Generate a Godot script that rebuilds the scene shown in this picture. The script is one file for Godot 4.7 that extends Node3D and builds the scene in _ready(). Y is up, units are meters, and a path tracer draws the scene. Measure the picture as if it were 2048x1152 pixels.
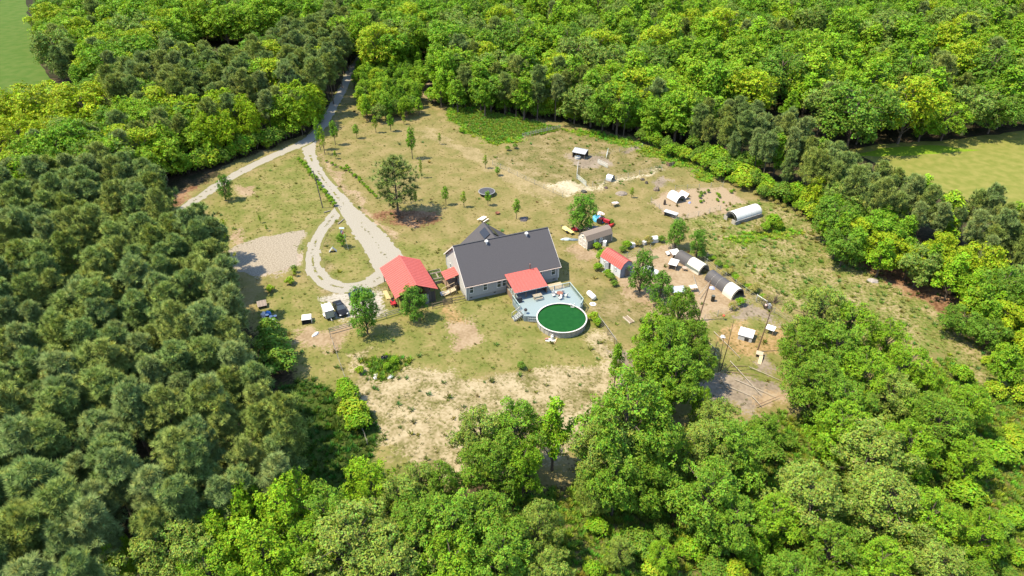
extends Node3D

# ------------------------------------------------------------------ camera model, shared by the layout helpers
const EYE := Vector3(0, 73, 0)
const PITCH := 33.7
const FOV := 45.7

const PAINT := 0.86          # one calibration of all the base colours below to the exposure
var rng := RandomNumberGenerator.new()
var taken := {}
var mats := {}

func hit(u: float, v: float, y := 0.0) -> Vector3:        # surveyed spot: a photo pixel taken down to the level y
	var f := 576.0 / tan(deg_to_rad(FOV / 2))
	var p := deg_to_rad(PITCH)
	var d := Vector3((u - 1024) / f, 0, 0) + Vector3(0, cos(p), -sin(p)) * ((576 - v) / f) + Vector3(0, -sin(p), -cos(p))
	return EYE + d * ((y - EYE.y) / d.y)

func pix(w: Vector3) -> Vector2:
	var f := 576.0 / tan(deg_to_rad(FOV / 2))
	var p := deg_to_rad(PITCH)
	var q := w - EYE
	var z := q.dot(Vector3(0, -sin(p), -cos(p)))
	return Vector2(1024 + f * q.x / z, 576 - f * q.dot(Vector3(0, cos(p), -sin(p))) / z)

func rr(a: float, b: float) -> float:
	return rng.randf_range(a, b)

# ------------------------------------------------------------------ mesh builder
class B extends RefCounted:
	var v := PackedVector3Array()
	var c := PackedColorArray()
	var n := PackedInt32Array()
	var uv := PackedVector2Array()
	var col := Color.WHITE
	var tinted := false
	var t := Transform3D()
	func at(p: Vector3) -> int:
		v.append(t * p)
		if tinted: c.append(col)
		return v.size() - 1
	func tri(a: Vector3, b: Vector3, d: Vector3) -> B:
		n.append(at(a)); n.append(at(b)); n.append(at(d))
		return self
	func quad(a: Vector3, b: Vector3, d: Vector3, e: Vector3) -> B:
		var i := at(a); at(b); at(d); at(e)
		n.append_array(PackedInt32Array([i, i + 1, i + 2, i, i + 2, i + 3]))
		return self
	func box(o: Vector3, s: Vector3, turn := Basis()) -> B:
		var h := s / 2
		var k := []
		for x in [-1, 1]:
			for y in [-1, 1]:
				for z in [-1, 1]:
					k.append(o + turn * Vector3(h.x * x, h.y * y, h.z * z))
		for q in [[0, 1, 3, 2], [4, 6, 7, 5], [0, 4, 5, 1], [2, 3, 7, 6], [0, 2, 6, 4], [1, 5, 7, 3]]:
			quad(k[q[3]], k[q[2]], k[q[1]], k[q[0]])
		return self
	func bar(a: Vector3, b: Vector3, w: float, h: float) -> B:      # a squared timber from a to b
		var d := b - a
		var z := d.normalized()
		var s := Vector3.UP if absf(z.y) < 0.95 else Vector3.RIGHT
		var x := s.cross(z).normalized()
		return box((a + b) / 2, Vector3(w, h, d.length()), Basis(x, z.cross(x), z))
	func tube(a: Vector3, b: Vector3, r0: float, r1: float, k := 8, caps := true) -> B:
		var z := (b - a).normalized()
		var x := (Vector3.UP if absf(z.y) < 0.95 else Vector3.RIGHT).cross(z).normalized()
		var y := z.cross(x)
		for i in k:
			var p := TAU * i / k
			var q := TAU * (i + 1) / k
			var e := x * cos(p) + y * sin(p)
			var g := x * cos(q) + y * sin(q)
			quad(a + e * r0, b + e * r1, b + g * r1, a + g * r0)
			if caps:
				tri(b, b + g * r1, b + e * r1)
				tri(a, a + e * r0, a + g * r0)
		return self
	func limb(pts: Array, r0: float, r1: float, k := 6) -> B:
		for i in pts.size() - 1:
			var m := pts.size() - 1.0
			tube(pts[i], pts[i + 1], lerpf(r0, r1, i / m), lerpf(r0, r1, (i + 1) / m), k, false)
		return self
	func lathe(o: Vector3, prof: Array, k := 20) -> B:               # prof: [radius, height] rings
		for i in prof.size() - 1:
			for j in k:
				var p := TAU * j / k
				var q := TAU * (j + 1) / k
				var e := Vector3(cos(p), 0, sin(p))
				var g := Vector3(cos(q), 0, sin(q))
				var lo: Array = prof[i]
				var hi: Array = prof[i + 1]
				quad(o + e * lo[0] + Vector3.UP * lo[1], o + e * hi[0] + Vector3.UP * hi[1], o + g * hi[0] + Vector3.UP * hi[1], o + g * lo[0] + Vector3.UP * lo[1])
		return self
	func prism(poly: PackedVector2Array, x0: float, x1: float) -> B:  # a (z, y) outline drawn along x
		var k := poly.size()
		for i in k:
			var a := poly[i]
			var b := poly[(i + 1) % k]
			quad(Vector3(x0, a.y, a.x), Vector3(x1, a.y, a.x), Vector3(x1, b.y, b.x), Vector3(x0, b.y, b.x))
		var tr := Geometry2D.triangulate_polygon(poly)
		for i in range(0, tr.size(), 3):
			for x in [x0, x1]:
				tri(Vector3(x, poly[tr[i]].y, poly[tr[i]].x), Vector3(x, poly[tr[i + 1]].y, poly[tr[i + 1]].x), Vector3(x, poly[tr[i + 2]].y, poly[tr[i + 2]].x))
		return self
	func sheet(poly: PackedVector2Array, y: float) -> B:             # a flat (x, z) outline
		var tr := Geometry2D.triangulate_polygon(poly)
		for i in range(0, tr.size(), 3):
			var a := poly[tr[i]]
			var b := poly[tr[i + 1]]
			var d := poly[tr[i + 2]]
			if (b - a).cross(d - a) < 0:
				var s := b; b = d; d = s
			tri(Vector3(a.x, y, a.y), Vector3(b.x, y, b.y), Vector3(d.x, y, d.y))
		return self
	func slab(poly: PackedVector2Array, y0: float, y1: float) -> B:
		sheet(poly, y0); sheet(poly, y1)
		var k := poly.size()
		for i in k:
			var a := poly[i]
			var b := poly[(i + 1) % k]
			quad(Vector3(a.x, y0, a.y), Vector3(b.x, y0, b.y), Vector3(b.x, y1, b.y), Vector3(a.x, y1, a.y))
		return self
	func done() -> ArrayMesh:
		var a := []
		a.resize(Mesh.ARRAY_MAX)
		a[Mesh.ARRAY_VERTEX] = v
		a[Mesh.ARRAY_INDEX] = n
		if tinted: a[Mesh.ARRAY_COLOR] = c
		if uv.size() == v.size(): a[Mesh.ARRAY_TEX_UV] = uv
		var m := ArrayMesh.new()
		m.add_surface_from_arrays(Mesh.PRIMITIVE_TRIANGLES, a)
		return m

# ------------------------------------------------------------------ nodes
func numbered(called: String) -> String:
	var k: int = taken.get(called, 0)
	taken[called] = k + 1
	return called if k == 0 else "%s_%03d" % [called, k]

func thing(called: String, label: String, category: String, where: Vector3, turn := 0.0, group := "") -> Node3D:
	var o := Node3D.new()
	o.name = numbered(called)
	add_child(o)
	o.position = where
	o.rotation.y = turn
	o.set_meta("label", label)
	o.set_meta("category", category)
	if group: o.set_meta("group", group)
	return o

func part(called: String, b: B, m: Material, parent: Node3D) -> MeshInstance3D:
	return mount(called, b.done(), m, parent)

func mount(called: String, mesh: Mesh, m: Material, parent: Node3D) -> MeshInstance3D:
	var o := MeshInstance3D.new()
	var k := 0
	var nm := called
	while parent.has_node(NodePath(nm)):
		k += 1
		nm = "%s_%03d" % [called, k]
	o.name = nm
	o.mesh = mesh
	o.material_override = m
	parent.add_child(o)
	return o

func structure(called: String, b: B, m: Material) -> MeshInstance3D:
	var o := MeshInstance3D.new()
	o.name = numbered(called)
	o.mesh = b.done()
	o.material_override = m
	add_child(o)
	o.set_meta("kind", "structure")
	return o

# ------------------------------------------------------------------ materials
func mat(r: float, g: float, b: float, rough := 0.8, metal := 0.0) -> StandardMaterial3D:
	var key := "%f %f %f %f %f" % [r, g, b, rough, metal]
	if not mats.has(key):
		var m := StandardMaterial3D.new()
		m.albedo_color = (Color(r, g, b) * PAINT).linear_to_srgb()
		m.roughness = rough
		m.metallic = metal
		m.cull_mode = BaseMaterial3D.CULL_DISABLED
		mats[key] = m
	return mats[key]

func noise_tex(freq: float, lo: Color, hi: Color, size := 512, octaves := 4, sd := 1, mid := Color(0, 0, 0, 0)) -> NoiseTexture2D:
	var f := FastNoiseLite.new()
	f.seed = sd
	f.noise_type = FastNoiseLite.TYPE_SIMPLEX
	f.frequency = freq
	f.fractal_octaves = octaves
	var g := Gradient.new()
	g.set_color(0, lo)
	g.set_color(1, hi)
	if mid.a > 0: g.add_point(0.5, mid)
	var t := NoiseTexture2D.new()
	t.width = size
	t.height = size
	t.seamless = true
	t.noise = f
	t.color_ramp = g
	return t

func textured(lo: Color, hi: Color, tile: float, freq := 0.03, rough := 0.9, bump := 0.0, sd := 1, mid := Color(0, 0, 0, 0)) -> StandardMaterial3D:
	var m := StandardMaterial3D.new()       # colours are real-world (linear) base colours; tile is metres per repeat
	m.albedo_texture = noise_tex(freq, (lo * PAINT).linear_to_srgb(), (hi * PAINT).linear_to_srgb(), 512, 5, sd, mid)
	m.roughness = rough
	m.metallic_specular = 0.5 if rough < 0.75 else 0.12
	m.uv1_triplanar = true
	m.uv1_world_triplanar = true
	m.uv1_scale = Vector3.ONE / tile
	m.cull_mode = BaseMaterial3D.CULL_DISABLED
	if bump > 0:
		m.heightmap_enabled = true
		m.heightmap_texture = m.albedo_texture
		m.heightmap_scale = bump
	return m

func leafy(back := 0.5) -> StandardMaterial3D:
	var m := StandardMaterial3D.new()
	m.vertex_color_use_as_albedo = true
	m.roughness = 0.55
	m.metallic_specular = 0.35
	m.cull_mode = BaseMaterial3D.CULL_DISABLED
	m.backlight_enabled = true
	m.backlight = Color(back, back, back * 0.6)
	return m

# ------------------------------------------------------------------ the ground: what grows or lies where, in patches with ragged edges
const GX := -150.0
const GZ := -290.0
const GW := 1536
const GH := 1360
const CELL := 0.2
var kinds_of_ground := PackedByteArray()
# each kind runs from its rank growth over its usual cover to what shows where it is thin (real-world base colours)
var ramps := [
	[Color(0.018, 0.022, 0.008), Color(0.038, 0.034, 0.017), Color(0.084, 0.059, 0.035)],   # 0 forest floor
	[Color(0.120, 0.128, 0.034), Color(0.200, 0.168, 0.066), Color(0.28, 0.215, 0.11)],    # 1 mown front lawn
	[Color(0.100, 0.128, 0.024), Color(0.178, 0.168, 0.054), Color(0.28, 0.215, 0.105)],   # 2 greener lawn
	[Color(0.125, 0.120, 0.040), Color(0.275, 0.222, 0.128), Color(0.375, 0.312, 0.205)],     # 3 sand
	[Color(0.227, 0.164, 0.097), Color(0.294, 0.218, 0.139), Color(0.336, 0.260, 0.176)],        # 4 bare pen
	[Color(0.042, 0.097, 0.008), Color(0.092, 0.143, 0.017), Color(0.160, 0.155, 0.042)],    # 5 lush meadow
	[Color(0.218, 0.172, 0.130), Color(0.302, 0.248, 0.197), Color(0.361, 0.307, 0.252)],      # 6 mulched plot
	[Color(0.151, 0.126, 0.046), Color(0.286, 0.189, 0.084), Color(0.353, 0.248, 0.134)],        # 7 straw
	[Color(0.168, 0.151, 0.097), Color(0.353, 0.323, 0.281), Color(0.420, 0.391, 0.349)],      # 8 loose gravel
	[Color(0.101, 0.050, 0.025), Color(0.202, 0.113, 0.063), Color(0.277, 0.176, 0.109)],       # 9 red soil
	[Color(0.034, 0.067, 0.008), Color(0.088, 0.105, 0.022), Color(0.176, 0.139, 0.063)],   # 10 scrub
	[Color(0.160, 0.130, 0.097), Color(0.227, 0.185, 0.139), Color(0.277, 0.227, 0.176)],        # 11 trodden grey dirt
	[Color(0.090, 0.135, 0.022), Color(0.185, 0.178, 0.058), Color(0.32, 0.25, 0.145)],      # 12 back pasture
	[Color(0.088, 0.105, 0.027), Color(0.189, 0.155, 0.067), Color(0.319, 0.252, 0.155)],    # 13 paddock
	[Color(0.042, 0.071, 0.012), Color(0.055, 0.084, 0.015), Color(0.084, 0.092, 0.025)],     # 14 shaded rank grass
	[Color(0.26, 0.22, 0.14), Color(0.40, 0.35, 0.245), Color(0.47, 0.42, 0.31)],   # 15 pale sand
	[Color(0.19, 0.155, 0.070), Color(0.255, 0.205, 0.105), Color(0.31, 0.245, 0.135)],   # 16 worn wheel tracks
]
var patches := [
	[1, [310, 478, 345, 440, 440, 360, 600, 285, 640, 255, 690, 150, 705, 165, 722, 215, 850, 190, 905, 190, 1000, 235, 1100, 240, 1180, 255, 1290, 280, 1420, 330, 1560, 400, 1640, 450, 1740, 510, 1880, 570, 1960, 640, 1900, 700, 1750, 800, 1640, 830, 1500, 850, 1400, 850, 1300, 860, 1220, 830, 1190, 900, 1100, 970, 870, 970, 740, 950, 690, 830, 640, 770, 560, 720, 500, 650, 450, 560, 420, 510, 330, 480]],
	[9, [330, 400, 372, 372, 415, 366, 400, 395, 345, 430, 320, 440]],
	[1, [345, 440, 385, 408, 470, 352, 560, 306, 616, 282, 606, 268, 560, 284, 470, 322, 395, 378, 345, 420]],
	[2, [400, 440, 470, 360, 600, 300, 640, 350, 680, 415, 620, 480, 600, 560, 500, 530, 440, 480]],
	[2, [690, 430, 760, 560, 700, 600, 560, 560, 520, 600, 520, 700, 600, 760, 700, 760, 690, 640, 760, 600]],
	[2, [760, 480, 890, 480, 900, 600, 760, 640]],
	[2, [690, 640, 930, 600, 1120, 560, 1200, 620, 1230, 760, 1100, 740, 900, 745, 720, 760, 680, 690]],
	[5, [900, 205, 960, 205, 1000, 240, 1180, 262, 1300, 290, 1430, 345, 1420, 362, 1330, 325, 1230, 290, 1130, 262, 1040, 285, 985, 290, 900, 245]],
	[13, [960, 320, 1040, 290, 1060, 265, 1120, 258, 1240, 290, 1330, 325, 1400, 345, 1350, 335, 1240, 375, 1130, 395]],
	[10, [900, 235, 985, 285, 1030, 275, 1120, 258, 1060, 240, 960, 215]],
	[12, [1300, 400, 1480, 400, 1560, 400, 1640, 450, 1740, 510, 1880, 570, 1960, 640, 1850, 700, 1700, 640, 1560, 600, 1420, 520, 1390, 460]],
	[5, [1440, 480, 1500, 462, 1590, 458, 1600, 472, 1480, 492]],
	[9, [1690, 495, 1740, 512, 1880, 570, 1960, 640, 1900, 640, 1790, 570, 1690, 515]],
	[4, [1205, 530, 1300, 497, 1345, 485, 1385, 520, 1455, 585, 1510, 600, 1410, 625, 1395, 660, 1330, 640, 1270, 610]],
	[13, [1170, 610, 1210, 575, 1290, 600, 1340, 640, 1330, 660, 1230, 640]],
	[4, [1140, 500, 1165, 482, 1200, 505, 1180, 525]],
	[2, [1400, 640, 1510, 600, 1590, 650, 1610, 760, 1480, 800, 1380, 790, 1400, 700]],
	[11, [1450, 628, 1500, 602, 1545, 630, 1570, 655, 1530, 640, 1490, 645]],
	[7, [1435, 660, 1490, 640, 1500, 660, 1570, 655, 1590, 700, 1520, 705, 1460, 700]],
	[2, [1490, 636, 1525, 636, 1530, 662, 1500, 665]],
	[11, [1500, 715, 1530, 705, 1545, 730, 1510, 740]],
	[11, [1370, 755, 1440, 740, 1560, 770, 1590, 790, 1500, 820, 1400, 800]],
	[3, [705, 705, 760, 690, 720, 735, 760, 760, 850, 725, 960, 755, 1100, 740, 1210, 725, 1225, 800, 1180, 880, 1080, 930, 870, 965, 790, 930, 735, 850, 690, 760]],
	[3, [1175, 655, 1215, 670, 1240, 760, 1270, 790, 1230, 800, 1190, 720]],
	[11, [1215, 690, 1250, 700, 1300, 790, 1250, 780]],
	[2, [735, 880, 790, 900, 810, 950, 740, 940]],
	[10, [722, 722, 800, 714, 812, 735, 775, 760, 724, 756]],
	[7, [888, 618, 905, 612, 925, 645, 895, 655]],
	[4, [462, 462, 475, 455, 488, 480, 470, 485]],
	[4, [470, 372, 505, 376, 495, 390, 470, 388]],
	[9, [745, 425, 790, 420, 870, 420, 880, 440, 830, 455, 780, 440]],
	[4, [640, 300, 700, 380, 760, 440, 790, 475, 770, 475, 700, 400, 650, 330]],
	[13, [612, 290, 634, 292, 640, 330, 665, 365, 712, 415, 770, 470, 815, 515, 800, 575, 765, 592, 700, 596, 640, 580, 606, 540, 610, 500, 640, 455, 676, 420, 652, 380, 616, 330]],
	[4, [1302, 402, 1350, 380, 1445, 374, 1485, 404, 1440, 420, 1352, 442]],
	[6, [470, 490, 520, 474, 610, 460, 600, 490, 590, 530, 520, 552, 490, 530]],
	[2, [690, 432, 712, 455, 748, 520, 735, 548, 690, 558, 655, 540, 648, 505, 660, 465]],
	[8, [650, 590, 720, 575, 770, 590, 760, 625, 700, 640, 670, 620]],
	[16, [970, 325, 1120, 388, 1108, 396, 962, 329]],
	[15, [1085, 372, 1130, 360, 1178, 374, 1130, 397]],
	[15, [985, 331, 990, 329, 1095, 374, 1090, 378]],
	[15, [1180, 374, 1330, 335, 1332, 338, 1185, 379]],
	[11, [1130, 312, 1200, 305, 1230, 330, 1170, 335]],
	[11, [1235, 300, 1275, 292, 1290, 300, 1250, 306]],
	[11, [1305, 360, 1330, 352, 1345, 362, 1315, 372]],
	[4, [640, 655, 700, 640, 690, 690, 640, 690]],
	[4, [600, 650, 640, 655, 650, 700, 600, 690]],
	[2, [640, 700, 690, 690, 700, 830, 660, 800, 630, 740]],
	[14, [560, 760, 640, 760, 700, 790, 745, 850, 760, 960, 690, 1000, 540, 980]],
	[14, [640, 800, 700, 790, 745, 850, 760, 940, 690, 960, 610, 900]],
	[10, [1230, 860, 1300, 860, 1500, 840, 1640, 830, 1760, 800, 1900, 700, 1990, 640, 2300, 620, 2300, 1400, 900, 1400, 900, 1050, 1150, 960]],
	[12, [1860, 640, 1960, 620, 2040, 720, 2060, 800, 1980, 780, 1900, 720]],
	[4, [1490, 800, 1560, 770, 1600, 790, 1520, 820]],
	[9, [1330, 1000, 1370, 1000, 1380, 1060, 1330, 1060]],
	[4, [30, 505, 60, 500, 60, 540, 30, 550]],
	[9, [-30, 520, 30, 520, 40, 640, -30, 660]],
	[4, [850, 165, 862, 165, 880, 200, 845, 200]],
	[16, [843, 256, 848, 253, 1000, 329, 1128, 390, 1122, 393, 960, 323]],
	[16, [838, 262, 842, 260, 990, 338, 1100, 402, 1094, 405, 975, 338]],
	[4, [880, 640, 935, 640, 960, 690, 900, 700]],
]

func to_cell(u: float, v: float) -> Vector2:
	var w := hit(u, v)
	return Vector2((w.x - GX) / CELL, (w.z - GZ) / CELL)

func noise_bytes(freq: float, sd: int, octaves: int, stretch := Vector2.ONE) -> PackedByteArray:
	var f := FastNoiseLite.new()
	f.noise_type = FastNoiseLite.TYPE_SIMPLEX
	f.frequency = freq
	f.seed = sd
	f.fractal_octaves = octaves
	var im := f.get_image(int(GW / stretch.x), int(GH / stretch.y))
	im.convert(Image.FORMAT_L8)
	if stretch != Vector2.ONE: im.resize(GW, GH, Image.INTERPOLATE_BILINEAR)
	return im.get_data()

func fill(im: Image, poly: PackedVector2Array, value: float) -> void:
	var top := 1e9
	var low := -1e9
	for q in poly:
		top = minf(top, q.y); low = maxf(low, q.y)
	var k := poly.size()
	for y in range(maxi(0, int(top)), mini(GH, int(low) + 1)):
		var xs := []
		for i in k:
			var a := poly[i]
			var b := poly[(i + 1) % k]
			if (a.y <= y) != (b.y <= y):
				xs.append(a.x + (y - a.y) / (b.y - a.y) * (b.x - a.x))
		xs.sort()
		for i in range(0, xs.size() - 1, 2):
			var x0 := clampi(int(xs[i]), 0, GW)
			var x1 := clampi(int(xs[i + 1]) + 1, 0, GW)
			if x1 > x0: im.fill_rect(Rect2i(x0, y, x1 - x0, 1), Color(value, value, value))

func ground_image() -> Image:
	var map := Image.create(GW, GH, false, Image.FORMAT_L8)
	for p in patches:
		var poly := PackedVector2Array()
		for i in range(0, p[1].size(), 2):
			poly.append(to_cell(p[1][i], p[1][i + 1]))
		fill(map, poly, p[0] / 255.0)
	var t := map.get_data()
	var wx := noise_bytes(0.02, 5, 4)
	var wz := noise_bytes(0.02, 9, 4)
	var big := noise_bytes(0.03, 3, 4)
	var fine := noise_bytes(0.25, 4, 3)
	var streak := noise_bytes(0.10, 7, 3, Vector2(5, 1))
	var lut := PackedByteArray()
	for r in ramps:
		for i in 256:
			var x := i / 255.0
			var c: Color = r[0].lerp(r[1], x * 2) if x < 0.5 else r[1].lerp(r[2], x * 2 - 1)
			c = (c * 0.79).linear_to_srgb()
			lut.append(int(c.r * 255)); lut.append(int(c.g * 255)); lut.append(int(c.b * 255))
	var outp := PackedByteArray()
	outp.resize(GW * GH * 3)
	var kind := PackedByteArray()
	kind.resize(GW * GH)
	var h := 12345
	for y in GH:
		for x in GW:
			var i := y * GW + x
			h = (h * 1103515245 + 12345) & 0x7fffffff
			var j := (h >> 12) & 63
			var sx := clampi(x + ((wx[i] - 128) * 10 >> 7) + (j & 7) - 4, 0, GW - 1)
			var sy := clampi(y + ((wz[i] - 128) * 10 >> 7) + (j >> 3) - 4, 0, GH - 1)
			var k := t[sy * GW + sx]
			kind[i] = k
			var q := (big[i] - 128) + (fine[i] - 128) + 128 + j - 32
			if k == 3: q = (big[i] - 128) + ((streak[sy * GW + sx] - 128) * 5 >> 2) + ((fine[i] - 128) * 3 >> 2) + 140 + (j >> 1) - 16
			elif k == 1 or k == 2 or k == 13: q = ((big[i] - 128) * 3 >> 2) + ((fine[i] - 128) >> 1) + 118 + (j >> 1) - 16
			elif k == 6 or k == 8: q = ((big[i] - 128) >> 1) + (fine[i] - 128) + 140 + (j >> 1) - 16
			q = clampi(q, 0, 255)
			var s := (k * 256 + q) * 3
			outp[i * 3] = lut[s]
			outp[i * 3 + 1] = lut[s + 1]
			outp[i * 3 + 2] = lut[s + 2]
	kinds_of_ground = kind
	return Image.create_from_data(GW, GH, false, Image.FORMAT_RGB8, outp)

func kind_at(x: float, z: float) -> int:
	var i := int((x - GX) / CELL)
	var j := int((z - GZ) / CELL)
	if i < 0 or j < 0 or i >= GW or j >= GH: return 0
	return kinds_of_ground[j * GW + i]

func outline(a: Array, ragged := 0.0, step := 0.0) -> PackedVector2Array:    # photo pixels -> ground outline, edges broken up
	var pts := []
	for i in range(0, a.size(), 2):
		var w := hit(a[i], a[i + 1])
		pts.append(Vector2(w.x, w.z))
	if step <= 0: return PackedVector2Array(pts)
	var o := PackedVector2Array()
	for i in pts.size():
		var p: Vector2 = pts[i]
		var q: Vector2 = pts[(i + 1) % pts.size()]
		var m := maxi(1, int(p.distance_to(q) / step))
		for k in m:
			o.append(p.lerp(q, k / float(m)) + Vector2(rr(-1, 1), rr(-1, 1)) * ragged)
	return o

var on_lane := {}
var crown_of_lane := []
var lane_runs := []

func lane(a: Array, y: float) -> B:       # [u, v, width] stations of a lane, with a crumbling edge
	var crv := Curve3D.new()
	for s in a:
		crv.add_point(hit(s[0], s[1]))
	for i in range(1, crv.point_count - 1):
		var d := (crv.get_point_position(i + 1) - crv.get_point_position(i - 1)) / 6.0
		crv.set_point_in(i, -d)
		crv.set_point_out(i, d)
	var marks := []
	for s in a:
		marks.append(crv.get_closest_offset(hit(s[0], s[1])))
	var b := B.new()
	var l := crv.get_baked_length()
	var last := []
	var nz := FastNoiseLite.new()
	nz.seed = int(y * 1000)
	nz.frequency = 0.14
	var verge := B.new()
	var edge := []
	var k := 0
	for n in int(l / 0.5):
		var o := n * 0.5
		while k < marks.size() - 2 and o > marks[k + 1]: k += 1
		var w: float = lerpf(a[k][2], a[k + 1][2], clampf((o - marks[k]) / maxf(0.01, marks[k + 1] - marks[k]), 0, 1)) / 2
		var p := crv.sample_baked(o)
		var d := (crv.sample_baked(minf(l, o + 0.5)) - crv.sample_baked(maxf(0, o - 0.5))).normalized()
		var side := Vector3(-d.z, 0, d.x)
		for e in range(-12, 13): on_lane[Vector2i(((p + side * w * e / 12.0) / 0.6).x, ((p + side * w * e / 12.0) / 0.6).z)] = true
		crown_of_lane.append(p)
		var row := [p - side * (w + rr(-0.14, 0.14)), p + side * (w + rr(-0.14, 0.14))]
		if last: b.quad(last[0] + Vector3.UP * y, last[1] + Vector3.UP * y, row[1] + Vector3.UP * y, row[0] + Vector3.UP * y)
		last = row
		var cross := []           # grass that creeps in: a broken strip down the middle and along both edges
		for f in [-1.0, 0.0, 1.0]:
			var g := (0.16 if f == 0 else 0.30) + nz.get_noise_2d(o + 91, f * 40) * 0.3
			cross.append([p + side * (w * f - g + rr(-0.07, 0.07)), p + side * (w * f + g + rr(-0.07, 0.07)), nz.get_noise_2d(o * 1.6, f * 77 + 5) + (-0.05 if f == 0 else 0.2)])
		if edge:
			for i in 3:
				if cross[i][2] > 0 and edge[i][2] > 0 and o > 9 and o < l - 9 and (i != 1 or (y > 0.022 and w < 2.0)):
					var up := Vector3.UP * (y + 0.014)
					verge.quad(edge[i][0] + up, edge[i][1] + up, cross[i][1] + up, cross[i][0] + up)
		edge = cross
	lane_runs.append(verge)
	return b

func lay_ground() -> void:
	var m := StandardMaterial3D.new()
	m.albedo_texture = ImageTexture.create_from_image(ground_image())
	m.texture_repeat = false
	m.roughness = 0.95
	m.metallic_specular = 0.2
	m.cull_mode = BaseMaterial3D.CULL_DISABLED
	var b := B.new()
	b.quad(Vector3(-900, 0, -1500), Vector3(900, 0, -1500), Vector3(900, 0, 300), Vector3(-900, 0, 300))
	for q in b.v:
		b.uv.append(Vector2((q.x - GX) / (GW * CELL), (q.z - GZ) / (GH * CELL)))
	structure("ground", b, m)
	var grit := textured(Color(0.235, 0.215, 0.178), Color(0.330, 0.308, 0.268), 11.0, 0.07, 0.95, 0.0, 11)
	structure("gravel_lane", lane([[120, 540, 3.2], [300, 470, 3.2], [385, 405, 3.3], [470, 350, 3.4], [560, 306, 3.5], [612, 283, 4.2], [640, 257, 3.6], [664, 218, 3.4], [690, 170, 3.2], [702, 140, 3.0], [735, 100, 3.0], [790, 60, 3.0]], 0.02), grit)
	structure("gravel_driveway", lane([[622, 276, 3.4], [618, 300, 3.6], [630, 335, 3.2], [660, 375, 3.4], [692, 415, 4.2], [735, 465, 6.4], [775, 520, 7.0], [790, 560, 6.0]], 0.024), grit)
	structure("gravel_driveway", lane([[690, 405, 2.6], [668, 432, 3.0], [640, 466, 3.0], [626, 505, 3.2], [632, 545, 3.6], [668, 572, 3.8], [720, 572, 3.8], [765, 550, 4.0], [790, 520, 4.0]], 0.028), grit)
	structure("mulched_plot", B.new().sheet(outline([455, 500, 478, 490, 520, 475, 608, 460, 606, 474, 598, 492, 592, 530, 560, 540, 515, 553, 470, 540], 0.3, 0.8), 0.016), textured(Color(0.17, 0.145, 0.11), Color(0.37, 0.32, 0.255), 8.0, 0.035, 0.95, 0.0, 12))
	structure("dirt_pen", B.new().sheet(outline([1302, 403, 1350, 381, 1392, 377, 1446, 374, 1486, 404, 1440, 421, 1352, 443], 0.15, 0.8), 0.016), textured(Color(0.21, 0.16, 0.105), Color(0.36, 0.28, 0.195), 9.0, 0.05, 0.95, 0.0, 13))
	var turf := textured(Color(0.11, 0.12, 0.032), Color(0.20, 0.175, 0.075), 5.0, 0.04, 0.95, 0.0, 14)
	for run in lane_runs: structure("lane_verge", run, turf)
	var hay := textured(Color(0.135, 0.155, 0.032), Color(0.215, 0.200, 0.060), 40.0, 0.02, 0.95, 0.0, 21)
	structure("hay_field", B.new().sheet(outline([1700, 300, 1760, 288, 1900, 280, 2048, 262, 2500, 240, 2500, 470, 2200, 470, 2040, 430, 1900, 390, 1780, 340], 0.5, 3.0), 0.012), hay)
	structure("hay_field_verge", B.new().sheet(outline([1690, 312, 1770, 296, 1860, 290, 1960, 300, 1900, 305, 1800, 312], 0.4, 2.0), 0.016), textured(Color(0.12, 0.20, 0.015), Color(0.17, 0.25, 0.02), 12.0, 0.03))
	structure("green_field", B.new().sheet(outline([-400, -90, 40, -90, 58, 40, 76, 120, 120, 185, 60, 215, -400, 240], 0.6, 4.0), 0.012), textured(Color(0.058, 0.112, 0.020), Color(0.092, 0.132, 0.032), 60.0, 0.02, 0.95, 0.0, 31))
# ------------------------------------------------------------------ trees and plants
var kit := {}            # kind -> list of {crown, trunk, look}
var bark: StandardMaterial3D
var green: StandardMaterial3D
var needle: StandardMaterial3D

func leaf(b: B, p: Vector3, nrm: Vector3, size: float, c: Color) -> void:   # a folded leaf, or a spray of small ones
	var x := nrm.cross(Vector3(rr(-1, 1), rr(-1, 1), rr(-1, 1))).normalized()
	var y := nrm.cross(x)
	b.col = Color(c.r * rr(0.72, 1.28), c.g * rr(0.78, 1.22), c.b * rr(0.7, 1.3))
	var i := b.at(p - x * size * 0.6)
	b.at(p + y * size * 0.36 + nrm * size * 0.1)
	b.at(p + x * size * 0.6)
	b.at(p - y * size * 0.36 + nrm * size * 0.1)
	b.n.append_array(PackedInt32Array([i, i + 1, i + 2, i, i + 2, i + 3]))

func rnd_dir() -> Vector3:
	var z := rr(-1, 1)
	var a := rr(0, TAU)
	var r := sqrt(1 - z * z)
	return Vector3(r * cos(a), z, r * sin(a))

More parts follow.
